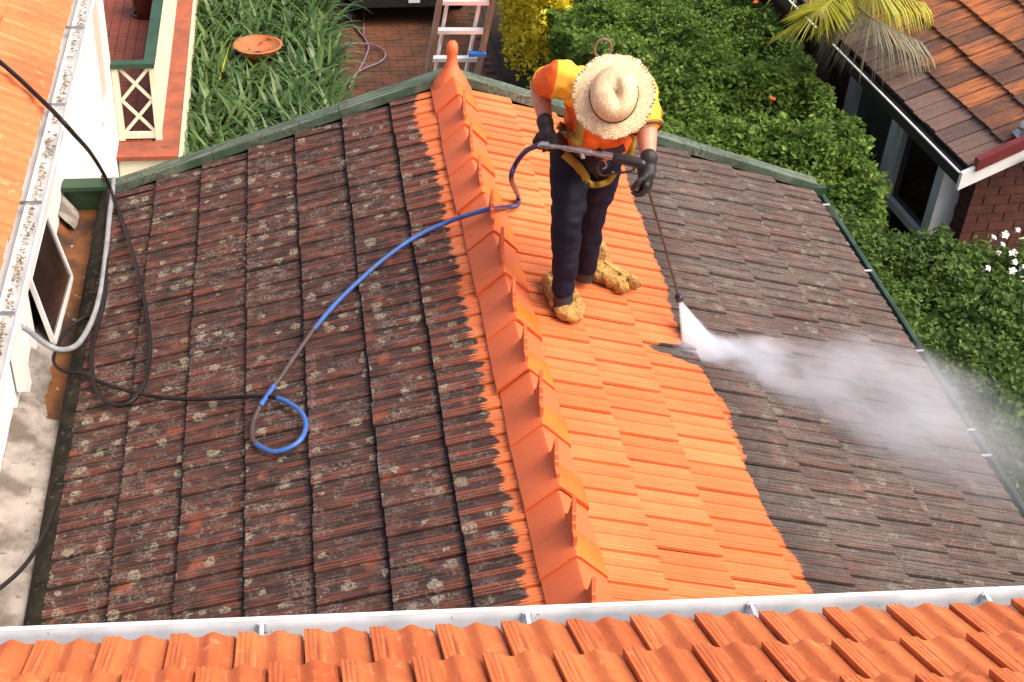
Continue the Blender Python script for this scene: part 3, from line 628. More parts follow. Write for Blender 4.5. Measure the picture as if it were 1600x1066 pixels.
# things at the near gable of the neighbour's house
p = atpl(1600, 210, c_, NM @ Vector((0, 0, -1.28)))
v = thing('roof_vent', tuple(p), 'small grey dented vent cowl on neighbouring tiled roof at right edge', 'vent')
o = link('cowl', MB().lathe([(.03, .0), (.034, .03), (.06, .045), (.068, .07), (.054, .10), (.02, .112), (.001, .114)], (0, 0, 0), 18).mesh('cowl', M['steel'], 50)); o.parent = v
o = link('flashing', MB().obox((-.07, -.07, -.018), (.14, 0, .065), (0, .14, 0), (0, 0, .01)).mesh('flashing', M['steel'])); o.parent = v
q = NM @ Vector((.42, -.10, -1.20))
mt = thing('meter_box', tuple(q), 'small navy electrical box with white cable under red verge board', 'box')
o = link('housing', MB().box((-.05, -.07, -.10), (.06, .0, .03)).mesh('housing', mat('navy_plastic', (.02, .025, .10), None, 1, .5))); o.parent = mt
o = link('cable', MB().tube(spline([(.0, -.05, -.10), (.03, -.07, -.17), (.09, -.06, -.16), (.16, -.03, -.05), (.3, -.02, .05)], 6), .010, 8).mesh('cable', M['white'], 60)); o.parent = mt

# ------------------------------------------------------------------ vegetation
def quads_mesh(name, Q, tint, m):
    """Q: (N,4,3) leaf quads folded on their midrib; tint: (N,) 0..1"""
    n = len(Q); me = bpy.data.meshes.new(name)
    me.vertices.add(n * 4); me.vertices.foreach_set('co', Q.reshape(-1).astype(np.float32))
    idx = np.arange(n * 4).reshape(n, 4); tri = np.concatenate([idx[:, [0, 1, 2]], idx[:, [0, 2, 3]]], 1).reshape(-1)
    me.loops.add(n * 6); me.loops.foreach_set('vertex_index', tri.astype(np.int32))
    me.polygons.add(n * 2); me.polygons.foreach_set('loop_start', np.arange(0, n * 6, 3, dtype=np.int32))
    me.update(calc_edges=True); me.validate()
    at = me.attributes.new('tint', 'FLOAT', 'POINT'); at.data.foreach_set('value', np.repeat(tint, 4).astype(np.float32))
    me.materials.append(m); return me
def leaf_quads(P, L, Wd, up=0.6, droop=0.0, rng=RNG):
    n = len(P); d = rng.normal(size=(n, 3)); d[:, 2] = d[:, 2] * .6 + droop; d /= np.linalg.norm(d, axis=1, keepdims=True)
    u = rng.normal(size=(n, 3)) * .7 + np.array([0, 0, up]); s = np.cross(d, u); s /= np.linalg.norm(s, axis=1, keepdims=True) + 1e-9
    nn = np.cross(s, d); sz_ = rng.uniform(.55, 1.5, n); L = (L * sz_)[:, None]; w = (Wd * sz_ * rng.uniform(.8, 1.2, n))[:, None]
    a = P - d * L / 2; c = P + d * L / 2; b = P + s * w / 2 + nn * w * .18; e = P - s * w / 2 + nn * w * .18
    return np.stack([a, b, c, e], 1)
def hfield(x, y, amp, sc, seed):
    return np.array([amp * (mnoise.noise((a * sc, b * sc, seed)) + .5 * mnoise.noise((a * sc * 2.6, b * sc * 2.6, seed + 3)) + .35 * mnoise.noise((a * sc * 6, b * sc * 6, seed + 5))) for a, b in zip(x, y)])
def hedge(name, poly, top, n, leafm, label, amp=.22, sc=1.3, seed=1, L=.075, Wd=.042, depth=.5, side_n=0, flowers=None, grp=None):
    """poly: (x, y) outline; top(x, y): height of the clipped top"""
    P = np.array(poly); ctr = P.mean(0)
    h = thing(name, (ctr[0], ctr[1], GZ), label, 'hedge', grp)
    lo, hi = P.min(0), P.max(0)
    def inside(q):
        c = np.zeros(len(q), bool); m = len(P)
        for i in range(m):
            (x1, y1), (x2, y2) = P[i], P[(i + 1) % m]
            t = ((y1 > q[:, 1]) != (y2 > q[:, 1])) & (q[:, 0] < (x2 - x1) * (q[:, 1] - y1) / (y2 - y1 + 1e-12) + x1); c ^= t
        return c
    NC = 7; q = RNG.uniform(lo, hi, (int(n / NC * (hi - lo).prod() / max(.1, poly_area(P))), 2)); q = q[inside(q)]
    zt = np.array([top(x, y) for x, y in q]) + hfield(q[:, 0], q[:, 1], amp, sc, seed)
    dep = RNG.exponential(.085, len(q)); dep = np.minimum(dep, depth)
    pts = np.repeat(np.column_stack([q, zt - dep]), NC, 0); dep = np.repeat(dep, NC); pts += RNG.normal(0, 1, pts.shape) * np.array([.030, .030, .018])
    allp = [pts]; deps = [dep]
    for i in range(len(P)):
        p1, p2 = P[i], P[(i + 1) % len(P)]; ln = np.linalg.norm(p2 - p1); m = int(side_n * ln)
        if m < 1: continue
        t = RNG.uniform(0, 1, m)[:, None]; e = p1 + (p2 - p1) * t; nrm = np.array([(p2 - p1)[1], -(p2 - p1)[0]]) / ln
        zt2 = np.array([top(x, y) for x, y in e]); zz = GZ + (zt2 - GZ) * (1 - RNG.uniform(0, 1, m) ** 1.6)
        bulge = hfield(e[:, 0] + zz, e[:, 1] + zz * .7, .16, 1.7, seed + 9) - RNG.exponential(.06, m)
        allp.append(np.column_stack([e + nrm * (bulge[:, None] + .04), zz])); deps.append(RNG.uniform(0, .1, m))
    pts = np.concatenate(allp); dep = np.concatenate(deps)
    tint = RNG.uniform(0, .6, len(pts)) + (RNG.uniform(size=len(pts)) < .03) * .5 + hfield(pts[:, 0], pts[:, 1], .30, 2.2, seed + 20) + RNG.uniform(0, .25, len(pts))
    o = link('foliage', quads_mesh('foliage', leaf_quads(pts, L, Wd), np.clip(tint, 0, 1), leafm), h); o['kind'] = 'stuff'
    # added dark core sheet to stop see-through, interior shade in its colour; then stems
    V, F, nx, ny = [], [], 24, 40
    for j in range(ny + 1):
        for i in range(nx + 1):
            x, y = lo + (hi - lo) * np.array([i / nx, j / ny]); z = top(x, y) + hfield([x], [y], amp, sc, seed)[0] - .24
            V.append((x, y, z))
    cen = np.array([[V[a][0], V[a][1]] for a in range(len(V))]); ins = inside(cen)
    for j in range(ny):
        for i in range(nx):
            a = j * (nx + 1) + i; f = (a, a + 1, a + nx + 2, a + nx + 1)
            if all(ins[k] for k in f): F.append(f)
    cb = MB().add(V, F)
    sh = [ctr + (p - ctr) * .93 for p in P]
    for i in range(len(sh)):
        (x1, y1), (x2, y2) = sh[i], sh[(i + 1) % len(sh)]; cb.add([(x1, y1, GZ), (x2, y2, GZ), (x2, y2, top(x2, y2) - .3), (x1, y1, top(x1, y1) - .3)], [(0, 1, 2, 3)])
    cb.build('dark_core_filler', M['core'], h)
    st = MB()
    for k in range(9):
        x, y = ctr + (P[k % len(P)] - ctr) * random.uniform(.2, .75); z = top(x, y) - .25
        st.tube([(x, y, GZ), (x + random.uniform(-.1, .1), y + random.uniform(-.1, .1), (GZ + z) / 2), (x + random.uniform(-.25, .25), y + random.uniform(-.25, .25), z)], [.05, .035, .012], 6)
    st.build('stem', M['trunk'], h, 60)
    return h
def poly_area(P): x, y = P[:, 0], P[:, 1]; return abs(np.dot(x, np.roll(y, 1)) - np.dot(y, np.roll(x, 1))) / 2
def top_far(x, y): return -1.55 + .10 * math.sin(x * 1.7) + .12 * math.sin(y * .9 + 1) - .10 * max(0, y - 10) - .25 * max(0, 2.5 - x)
hedge('tall_hedge', [(1.95, 11.8), (2.05, 6.4), (2.5, 5.75), (3.6, 5.75), (3.78, 6.4), (3.84, 7.3), (3.88, 8.6), (3.98, 9.6), (4.1, 12.2), (4.1, 15.0), (2.1, 15.0)], top_far, 125000, M['hedge'],
      'tall leafy green hedge with orange flowers behind the worker', .40, 1.2, 2, .052, .028, side_n=4200)
def top_near(x, y): return -1.56 + .10 * math.sin(y * 1.3) - .13 * max(0, x - 3.6) - .05 * max(0, 3 - y) - .30 * max(0, y - 5.0) * max(0, x - 3.3)
hedge('low_hedge', [(2.98, -1.0), (5.6, -1.0), (5.7, 4.4), (5.2, 5.5), (4.4, 5.74), (2.98, 5.7)], top_near, 120000, M['hedgelow'],
      'darker green hedge running along the gutter of the right-hand slope', .30, 1.5, 8, .050, .027, side_n=1500)
# orange trumpet flowers on the tall hedge
def flower(name, p, m, r, label, cat, grp, petals=5):
    b = MB()
    for k in range(petals):
        a = k * 2 * math.pi / petals + random.uniform(-.2, .2); d = Vector((math.cos(a), math.sin(a), .25)); s = Vector((-math.sin(a), math.cos(a), 0))
        b.add([(0, 0, 0), d * r * .6 + s * r * .38 + Vector((0, 0, .01)), d * r + Vector((0, 0, -.004)), d * r * .6 - s * r * .38 + Vector((0, 0, .01))], [(0, 1, 2, 3)])
    b.tube([(0, 0, -.05), (0, 0, -.015), (0, 0, .002)], [.006, .010, .016], 7)
    mw = Matrix.Translation(p) @ Matrix.Rotation(random.uniform(-.5, .5) + .5, 4, 'X') @ Matrix.Rotation(random.uniform(-.5, .5), 4, 'Y')
    o = b.build(name, m); o.matrix_basis = mw; return tag(o, label, cat, grp)
for (px, py, lab) in [(1065, 33, 'orange flower high on the tall hedge right of the straw hat'), (1176, 151, 'single orange flower on the hedge below the palm'), (1207, 155, 'orange flower pair, right one, mid hedge'),
                      (1246, 205, 'orange flower lowest on the tall hedge nearest the green barge board'), (1180, 2, 'orange flower at the top edge of the hedge')]:
    p = atz(px, py, -1.5); z = top_far(p.x, p.y) + hfield([p.x], [p.y], .40, 1.2, 2)[0] + .13; flower('orange_flower', atz(px, py, z), M['orangepetal'], .033, lab, 'flower', 'orange flowers on the hedge')
# white flowering shrub by the right edge
def shrub(name, c, rx, ry, h, n, leafm, label, L, Wd, grp=None, cat='shrub', tint_hi=1.0, tint_lo=0.0):
    s = thing(name, (c[0], c[1], GZ), label, cat, grp); c = Vector(c)
    d = RNG.normal(size=(n, 3)); d /= np.linalg.norm(d, axis=1, keepdims=True); d[:, 2] = np.abs(d[:, 2]) * 1.0 - .35 * (RNG.uniform(size=n) < .4)
    lum = np.array([1 + .30 * mnoise.noise((q[0] * 2.3 + c.x, q[1] * 2.3, q[2] * 2.3)) + .22 * mnoise.noise((q[0] * 5, q[1] * 5 + c.y, q[2] * 5)) for q in d])
    r = lum * (1 - RNG.exponential(.10, n).clip(0, .6))
    pts = np.column_stack([c.x + d[:, 0] * rx * r, c.y + d[:, 1] * ry * r, GZ + h * .5 + d[:, 2] * h * .5 * r])
    tint = np.clip(RNG.uniform(0, .6, n) + (lum - 1) * .9 + RNG.uniform(0, .4, n), tint_lo, tint_hi)
    o = link('foliage', quads_mesh('foliage', leaf_quads(pts, L, Wd), tint, leafm), s); o['kind'] = 'stuff'
    st = MB()
    for k in range(6):
        a = k * 1.05; st.tube([(c.x, c.y, GZ), (c.x + math.cos(a) * rx * .25, c.y + math.sin(a) * ry * .25, GZ + h * .4), (c.x + math.cos(a) * rx * .6, c.y + math.sin(a) * ry * .6, GZ + h * .75)], [.03, .02, .008], 6)
    st.build('stem', M['trunk'], s, 60); return s
wc = atz(1590, 420, -1.75)
shrub('white_flower_shrub', (wc.x + .12, wc.y - .1), .50, .6, 1.9, 12000, M['hedgelow'], 'bush dotted with white flowers at the right edge by the brick wall', .055, .03)
k = 0
for (px, py) in [(1552, 372), (1566, 383), (1583, 396), (1596, 375), (1560, 396), (1543, 420), (1585, 410), (1599, 418), (1597, 437), (1582, 424), (1575, 464), (1591, 483), (1570, 367), (1600, 460), (1590, 360)]:
    z = -1.66 - .35 * max(0, (py - 440) / 100) + (0 if px > 1540 else .05)
    flower('white_flower', atz(px, py, z + random.uniform(-.02, .03)), M['whitepetal'], random.uniform(.024, .040), 'small white flower on the bush at the right edge', 'flower', 'white flowers on the right-hand bush', 5); k += 1
yc = atz(848, 60, -2.55)
shrub('golden_shrub', (yc.x - .02, yc.y + .25), .40, .95, 2.2, 16000, M['yellowleaf'], 'golden yellow shrub beside the driveway, left of the tall hedge', .062, .036, tint_lo=.45)

# strap-leaved ground cover left of the driveway
def ribbons(name, clumps, m, nleaf, L0, W0, label):
    V, F, T = [], [], []
    for (cx, cy) in clumps:
        base_a = random.uniform(0, 6.28)
        for k in range(nleaf):
            a = random.uniform(0, 6.28); L = L0 * random.uniform(.65, 1.2); w = W0 * random.uniform(.7, 1.2); arch = random.uniform(.35, 1.0); t = random.random()
            x0, y0 = cx + random.gauss(0, .07), cy + random.gauss(0, .07); d = Vector((math.cos(a), math.sin(a), 0)); s = Vector((-d.y, d.x, 0)); n0 = len(V); S = 6
            for i in range(S + 1):
                u = i / S; th = math.radians(82) - u * arch * math.radians(118)
                if i == 0: p = Vector((x0, y0, BZ))
                else: p = p + (d * math.cos(th) + Vector((0, 0, math.sin(th)))) * L / S
                ww = w * (1 - u ** 3) * (.75 + .5 * math.sin(u * 3)) + .001
                V += [p + s * ww / 2 + Vector((0, 0, ww * .25)), p - s * ww / 2 + Vector((0, 0, ww * .25))]; T += [t, t]
            F += [(n0 + 2 * i, n0 + 2 * i + 1, n0 + 2 * i + 3, n0 + 2 * i + 2) for i in range(S)]
    o = MB().add(V, F).build(name, m, None, 180); at = o.data.attributes.new('tint', 'FLOAT', 'POINT'); at.data.foreach_set('value', T)
    return tag(o, label, 'ground cover', kind='stuff')
bowl_c = atz(403, 72, -2.48)
cl = []
for iy in range(34):
    for ix in range(11):
        x = -2.10 + ix * .205 + random.uniform(-.08, .08); y = 8.75 + iy * .205 + random.uniform(-.08, .08)
        edge = -.60 + .10 * math.sin(y * 2.1)
        if x > edge: continue
        if (x - bowl_c.x) ** 2 + ((y - bowl_c.y + .05) * .9) ** 2 < .36 ** 2: continue
        cl.append((x, y))
ribbons('strap_leaf_plants', cl, M['strap'], 20, .66, .042, 'dense strap-leaved plants filling the garden bed by the driveway')
yl = [atz(338, 142, -2.72), atz(343, 125, -2.58), atz(350, 100, -2.45), atz(356, 80, -2.42), atz(359, 70, -2.46)]; q = MB()
for k_, p_ in enumerate(yl): w_ = .022 * (1 - (k_ / 4) ** 2) + .002; q.v += [tuple(p_ - Vector((w_ / 2, 0, 0))), tuple(p_ + Vector((w_ / 2, .01, .006)))]
q.f = [(2 * k_, 2 * k_ + 1, 2 * k_ + 3, 2 * k_ + 2) for k_ in range(4)]; q.m = [0] * 4
yo = q.build('yellowed_leaf', M['yellowleaf']); yo.data.attributes.new('tint', 'FLOAT', 'POINT').data.foreach_set('value', [.35] * len(yo.data.vertices)); tag(yo, 'yellowed strap leaf among the green ones below the bowl', 'leaf')
bw = thing('terracotta_bowl', (bowl_c.x, bowl_c.y, BZ), 'wide terracotta bowl standing among strap-leaved plants', 'bowl')
R_ = .275; ht = bowl_c.z - BZ + .01
prof = [(.001, 0), (.12, 0), (.12, .02), (.10, ht * .5), (.11, ht - .14), (.20, ht - .10), (R_ - .02, ht - .03), (R_, ht), (R_ + .015, ht + .01), (R_ - .015, ht + .012), (R_ - .03, ht - .01), (R_ * .6, ht - .07), (.001, ht - .085)]
o = link('dish', MB().lathe(prof, (0, 0, 0), 40).mesh('dish', M['terra'], 50)); o.parent = bw
o = link('soil', MB().lathe([(.001, ht - .082), (.15, ht - .080)], (0, 0, 0), 30).mesh('soil', M['soil'])); o.parent = bw

# palm whose fronds hang over the hedge and the neighbour's eave
pc = atz(1322, -22, -.75)
palm = thing('palm_tree', (pc.x + .02, pc.y + .25, GZ), 'palm with yellow-green fronds hanging over hedge and neighbouring eave at top', 'palm')
MB().tube([(pc.x + .02, pc.y + .25, GZ), (pc.x + .05, pc.y + .2, GZ + 1.4), (pc.x, pc.y + .1, pc.z - .05)], [.11, .085, .075], 12).build('trunk', M['trunk'], palm, 60)
def frond(p0, p1, p2, ll, m, droop, n=46, spread=1.0, tint=(.3, 1)):
    R = spline([p0, p1, p2], 16); V, F, T = [], [], []; N = len(R)
    for i in range(3, N):
        u = i / N; t = (R[min(i + 1, N - 1)] - R[i - 1]).normalized(); side = t.cross(Vector((0, 0, 1))).normalized()
        for sg in (-1, 1):
            for rep in range(2):
                L = ll * (1 - .45 * u) * random.uniform(.8, 1.1) * (.6 + .8 * min(1, u * 4)); d = (t * (.55 + .5 * u) + side * sg * spread + Vector((0, 0, -droop * random.uniform(.6, 1.2)))).normalized()
                o_ = R[i] - t * rep * .018; w = .017; ww = t * w / 2; tip = o_ + d * L + Vector((0, 0, -droop * L * .35)); mid = o_ + d * L * .55
                n0 = len(V); V += [o_ - ww * .6, o_ + ww * .6, mid + ww, tip, mid - ww]; F += [(n0, n0 + 1, n0 + 2, n0 + 3, n0 + 4)]; T += [random.uniform(*tint)] * 5
    mb = MB().add(V, F); n1 = len(mb.v); mb.tube(R, [.012 * (1 - .7 * i / N) for i in range(N)], 6); T += [.6] * (len(mb.v) - n1)
    o = mb.build('frond', m, palm); o.data.attributes.new('tint', 'FLOAT', 'POINT').data.foreach_set('value', T)
frond(pc, atz(1285, 12, -.70), atz(1232, 42, -.92), .34, M['palmleaf'], .30, spread=.9, tint=(.4, 1))
frond(pc, atz(1375, -8, -.62), atz(1445, 4, -.80), .33, M['palmleaf'], .95, spread=.6, tint=(.35, 1))
frond(pc + Vector((0, -.05, -.05)), atz(1362, 28, -.72), atz(1440, 66, -.93), .44, M['palmold'], .9, spread=.8, tint=(.2, 1))
frond(pc, atz(1330, -70, -.35), atz(1300, -120, -.5), .36, M['palmleaf'], .4)
frond(pc, atz(1250, -40, -.35), atz(1180, -50, -.7), .36, M['palmleaf'], .5)
frond(pc, atz(1400, -60, -.35), atz(1480, -70, -.6), .36, M['palmleaf'], .5)
frond(pc, atz(1320, 5, -.70), atz(1290, 34, -.98), .30, M['palmleaf'], .7, spread=.7, tint=(.3, .9))

# ------------------------------------------------------------------ ladder leaning on the gable, car, hoses on the driveway
lean = Vector((0, -math.cos(math.radians(74)), math.sin(math.radians(74)))); Lo = Vector((.07, 5.42, 0.0)); ln = Vector((0, lean.z, -lean.y))
def lad(px, py): return atpl(px, py, ln, Lo)
lb, lt = lad(671, 95), lad(687, 0); rb, rt = lad(750, 95), lad(770, 0)
fac = lambda p, q, z: p + (q - p) * ((z - p.z) / (q.z - p.z))
axl, axr = (lb + rb) / 2, (lt + rt) / 2; axd = (axr - axl).normalized(); lw = (rb - lb).length
foot = axl + axd * ((GZ - axl.z) / axd.z); topc = axl + axd * .95; sdv = (rb - lb).normalized()
lad_o = thing('ladder', tuple(foot), 'extension ladder with brown stiles and white rungs leaning on the far gable', 'ladder')
for sg in (-1, 1):
    MB().bar(foot + sdv * sg * lw / 2, topc + sdv * sg * lw / 2, .030, .075, ln).build('stile', M['stile'], lad_o)
    MB().bar(foot + sdv * sg * lw * .31 + ln * .07, axl + sdv * sg * lw * .31 + axd * .62 + ln * .07, .016, .05, ln).build('base_section_stile', M['alu'], lad_o)
    MB().box((-.04, -.05, -.001), (.04, .05, .05)).build('foot', M['black'], lad_o).location = foot + sdv * sg * lw / 2
r0 = (lad(673, 92) + lad(747, 92)) / 2; r1 = (lad(686, 3) + lad(767, 3)) / 2; step = (r1 - r0).length / 2
for k in range(-14, 4):
    c = r0 + axd * step * k
    if c.z < GZ + .1 or (c - axl).dot(axd) > .92: continue
    MB().bar(c - sdv * (lw / 2 - .016), c + sdv * (lw / 2 - .016), .034, .030, axd).build('rung', M['alu'], lad_o)
c = lad(745, 80); MB().bar(c - sdv * .06 + ln * -.03, c + sdv * .06 + ln * -.03, .03, .028, axd).build('clamp', M['blueplastic'], lad_o)

def car():
    gy = atz(640, 0, GZ + .38).y + .05; cx = atz(640, 10, GZ + .3).x - .0
    t = thing('parked_car', (cx, gy, GZ), 'silver car parked at the top edge of the brick driveway', 'car')
    side = [(0, .42), (.02, .70), (.10, .95), (.35, 1.02), (.75, 1.42), (2.1, 1.45), (2.9, 1.02), (3.9, .92), (4.15, .70), (4.15, .35), (3.75, .28), (.35, .28)]
    def put(mb, name, m, sm=None, par=t):
        o = link(name, mb.mesh(name, m, sm)); o.parent = par; return o
    body = put(MB().prism(side, (-.82, 0, 0), (0, 1, 0), (0, 0, 1), (1.64, 0, 0)), 'body', M['carpaint'])
    bv = body.modifiers.new('bevel', 'BEVEL'); bv.width = .07; bv.segments = 3
    put(MB().box((-.80, -.10, .30), (.80, .03, .52)), 'rear_bumper', M['black'])
    put(MB().box((-.02, -.112, .36), (.14, -.101, .42)), 'number_plate', M['plate'])
    put(MB().box((-.66, .36, 1.06), (.66, .37, 1.07)).prism([(.40, 1.08), (.73, 1.38), (.745, 1.37), (.415, 1.07)], (-.66, -.03, 0), (0, 1, 0), (0, 0, 1), (1.32, 0, 0)), 'rear_window', M['glass'])
    for sg in (-1, 1):
        put(MB().prism([(.80, 1.06), (1.0, 1.38), (2.05, 1.40), (2.6, 1.05)], (sg * .822, 0, 0), (0, 1, 0), (0, 0, 1), (sg * .01, 0, 0)), 'side_window', M['glass'])
        put(MB().box((sg * .60, -.012, .72), (sg * .80, .03, .92)), 'tail_lamp', M['redlamp'])
        for y in (.75, 3.3):
            w = MB(); w.tube([(sg * .66, y, .30), (sg * .68, y, .30), (sg * .84, y, .30), (sg * .86, y, .30)], [.26, .30, .30, .26], 24); wo_ = put(w, 'wheel', M['tyre'], 40)
            put(MB().tube([(sg * .80, y, .30), (sg * .868, y, .30)], [.18, .17], 20), 'rim', M['alu'], 40, wo_)
car()
gh = thing('garden_hose', tuple(atz(570, 90, GZ)), 'mauve grey hose looped on the brick driveway', 'hose')
zz = GZ + .025
pa = [(545, 138), (556, 118), (570, 92), (575, 70), (560, 48), (549, 33), (552, 15), (560, 0), (562, -12)]
MB().tube(spline([atz(x, y, zz + .004 * i) for i, (x, y) in enumerate(pa)], 8), .013, 8).build('hose_run', M['mauvehose'], gh, 60)
pb = [(540, 70), (556, 68), (580, 70), (598, 78), (602, 88), (592, 98), (572, 106), (556, 116), (548, 130)]
MB().tube(spline([atz(x, y, zz + .03) for x, y in pb], 8), .013, 8).build('hose_loop', M['mauvehose'], gh, 60)
cb_ = [(518, 33), (540, 32), (560, 40), (575, 30), (590, 22)]
tag(MB().tube(spline([atz(x, y, zz + .05) for x, y in cb_], 8), .010, 8).build('black_cable', M['blackhose'], None, 60), 'thin black cable crossing the driveway near the car', 'cable')
MB().tube(spline([atz(568, 55, zz + .02), atz(568.5, 25, zz + .02), atz(569, -10, zz + .02)], 8), .011, 8).build('hose_run', M['mauvehose'], gh, 60)

# ------------------------------------------------------------------ hoses on the roofs
def path(spec, h):
    out = []
    for s in spec:
        if s[0] == 'L': out.append(atroof(s[1], s[2], h, -1))
        elif s[0] == 'R': out.append(atroof(s[1], s[2], h, 1))
        elif s[0] == 'y': out.append(aty(s[1], s[2], s[3]))
        elif s[0] == 'z': out.append(atz(s[1], s[2], s[3]))
        elif s[0] == 'x': out.append(atx(s[1], s[2], s[3]))
    return out
GR = aty(842, 227, 2.30)                                       # rear end of the spray gun, where the hose joins
hs = thing('pressure_hose', tuple(atroof(560, 450, 0, -1)), 'blue pressure hose from the spray gun over the ridge to the left slope', 'hose')
crest = aty(768, 326, 2.95)
top_run = [GR, aty(822, 236, 2.36), aty(806, 256, 2.45), aty(799, 280, 2.5)] + path([('R', 810, 308), ('R', 808, 321), ('R', 790, 324)], .06)
MB().tube(spline(top_run + [atpl(768, 326, (0, 0, 1), (0, 0, .165))], 10), .0135, 10).build('navy_section', M['navyhose'], hs, 60)
blue = [atpl(768, 326, (0, 0, 1), (0, 0, .165)), atpl(742, 333, (0, 0, 1), (0, 0, .11))] + path([('L', 700, 347), ('L', 650, 370), ('L', 600, 405), ('L', 560, 440), ('L', 525, 474), ('L', 490, 515)], .058)
MB().tube(spline(blue, 10), .0135, 10).build('blue_section', M['bluehose'], hs, 60)
MB().tube(spline(path([('L', 490, 515), ('L', 462, 555), ('L', 440, 588), ('L', 428, 603)], .058), 10), .0125, 10).build('dirty_section', M['hosedirty'], hs, 60)
MB().tube(spline(path([('L', 428, 603), ('L', 418, 618), ('L', 407, 634)], .062), 6), .0135, 10).build('blue_section', M['bluehose'], hs, 60)
MB().tube(spline(path([('L', 407, 634), ('L', 396, 660), ('L', 394, 682), ('L', 400, 694)], .056), 6), .012, 10).build('dirty_section', M['hosedirty'], hs, 60)
MB().tube(spline(path([('L', 400, 694), ('L', 425, 706), ('L', 452, 700), ('L', 472, 684), ('L', 478, 660), ('L', 466, 640), ('L', 446, 627), ('L', 432, 622)], .052), 8), .0135, 10).build('blue_section', M['bluehose'], hs, 60)
bl = path([('L', 432, 622), ('L', 415, 620), ('L', 380, 620), ('L', 320, 624), ('L', 260, 622), ('L', 205, 612), ('L', 160, 598), ('L', 130, 585)], .058) + [atz(100, 580, -.71), atz(84, 566, -.72), atz(88, 545, -.70), atz(105, 515, -.70), atz(130, 497, -.70), atz(140, 497, -.74)]
MB().tube(spline(bl, 10), .011, 8).build('black_section', M['blackhose'], hs, 60)
bh = [atpl(*q_, (SU, 0, CU), Vector((EX, 0, EZ)) + Vector((SU, 0, CU)) * .062) for q_ in ((-330, -150), (-200, -60), (-120, -2), (-60, 45), (-30, 72), (0, 97), (30, 123), (52, 144))] + [atz(75, 166, .865), atz(98, 190, .855), atz(114, 208, .70), aty(142, 240, 4.35), aty(165, 278, 4.95)] + path([('L', 182, 320), ('L', 200, 372), ('L', 214, 420), ('L', 226, 470), ('L', 234, 530), ('L', 232, 575), ('L', 222, 606), ('L', 204, 628), ('L', 182, 634), ('L', 160, 622), ('L', 148, 600), ('L', 143, 560), ('L', 150, 520), ('L', 163, 470), ('L', 166, 420), ('L', 168, 360), ('L', 170, 310)], .055) + [atz(168, 285, -.66), atz(160, 276, -.75)]
tag(MB().tube(spline(bh, 10), .0125, 10).build('black_hose', M['blackhose'], None, 60), 'black hose hanging from the upper left eave down onto the dirty left slope', 'hose')
gh2 = path([('L', 178, 279), ('L', 176, 300), ('L', 171, 340), ('L', 166, 390), ('L', 158, 450), ('L', 146, 495)], .06) + [atz(128, 530, -.66), atz(112, 544, -.62), atz(90, 546, -.56), atz(66, 534, -.52), aty(40, 514, 3.05), aty(15, 507, 3.0), aty(-30, 518, 2.9)]
tag(MB().tube(spline(gh2, 10), .017, 10).build('grey_hose', M['greyhose'], None, 60), 'thick grey hose curving along the left gutter below the open window', 'hose')
nb_ = [atz(88, 790, -.70), atz(72, 830, -.70), atz(50, 868, -.69), atz(25, 898, -.69), atz(-20, 935, -.68)]
tag(MB().tube(spline(nb_, 8), .011, 8).build('black_drain_hose', M['blackhose'], None, 60), 'short black hose lying across the pale mortar near the white gutter', 'hose')

# ------------------------------------------------------------------ the worker
def organic(name, mb, voxel, mats, par, smooth=6, disp=None, matfn=None, adapt=0):
    tmp = bpy.data.objects.new('tmp', mb.mesh('tmp', [])); COL.objects.link(tmp)
    r = tmp.modifiers.new('r', 'REMESH'); r.mode = 'VOXEL'; r.voxel_size = voxel; r.adaptivity = adapt; r.use_smooth_shade = True
    if smooth: s = tmp.modifiers.new('s', 'SMOOTH'); s.factor = .5; s.iterations = smooth
    dg = bpy.context.evaluated_depsgraph_get(); me = bpy.data.meshes.new_from_object(tmp.evaluated_get(dg)); me.name = name
    bpy.data.objects.remove(tmp)
    me.materials.clear()
    for m in (mats if isinstance(mats, list) else [mats]): me.materials.append(m)
    if disp:
        co = [v.co + v.normal * disp(v.co, v.normal) for v in me.vertices]
        me.vertices.foreach_set('co', [c for p in co for c in p])
    if matfn: me.polygons.foreach_set('material_index', [matfn(p.center, p.normal) for p in me.polygons])
    else: me.polygons.foreach_set('material_index', [0] * len(me.polygons))
    me.polygons.foreach_set('use_smooth', [True] * len(me.polygons)); me.update()
    return link(name, me, par)
nz = lambda p, s, o=0: mnoise.noise((p.x * s + o, p.y * s, p.z * s))
M['skin'] = mat('skin', (0.52, 0.235, 0.150), (0.45, 0.19, 0.12), 12, .5, 160, .0006)
M['shirt'] = mat('orange_shirt', (0.80, 0.135, 0.010), (0.72, 0.11, 0.008), 9, .75, 300, .0006)
M['yoke'] = mat('yellow_shirt', (0.88, 0.50, 0.040), (0.86, 0.42, 0.03), 7, .75, 300, .0006)
M['cufftrim'] = mat('dark_trim', (0.05, 0.02, 0.03), None, 1, .8)
M['trouser'] = mat('wet_navy_trousers', (0.0060, 0.0055, 0.015), (0.011, 0.0095, 0.023), 9, .62, 220, .0010, spec=.15)
M['glove'] = mat('black_glove', (0.012, 0.010, 0.012), (0.02, 0.017, 0.02), 30, .6, 200, .0008)
M['webbing'] = mat('olive_yellow_webbing', (0.34, 0.22, 0.020), (0.26, 0.16, 0.016), 20, .7, 260, .0008)
M['fleece'] = mat('tan_foam_overshoe', (0.46, 0.265, 0.075), (0.28, 0.145, 0.040), 16, .95, 70, .010, speck=((0.13, 0.07, 0.02), 22, .62))
M['bootgrey'] = mat('grey_boot', (0.11, 0.11, 0.115), (0.16, 0.16, 0.16), 12, .5)
M['hair'] = mat('brown_hair', (0.06, 0.035, 0.02), None, 1, .6)
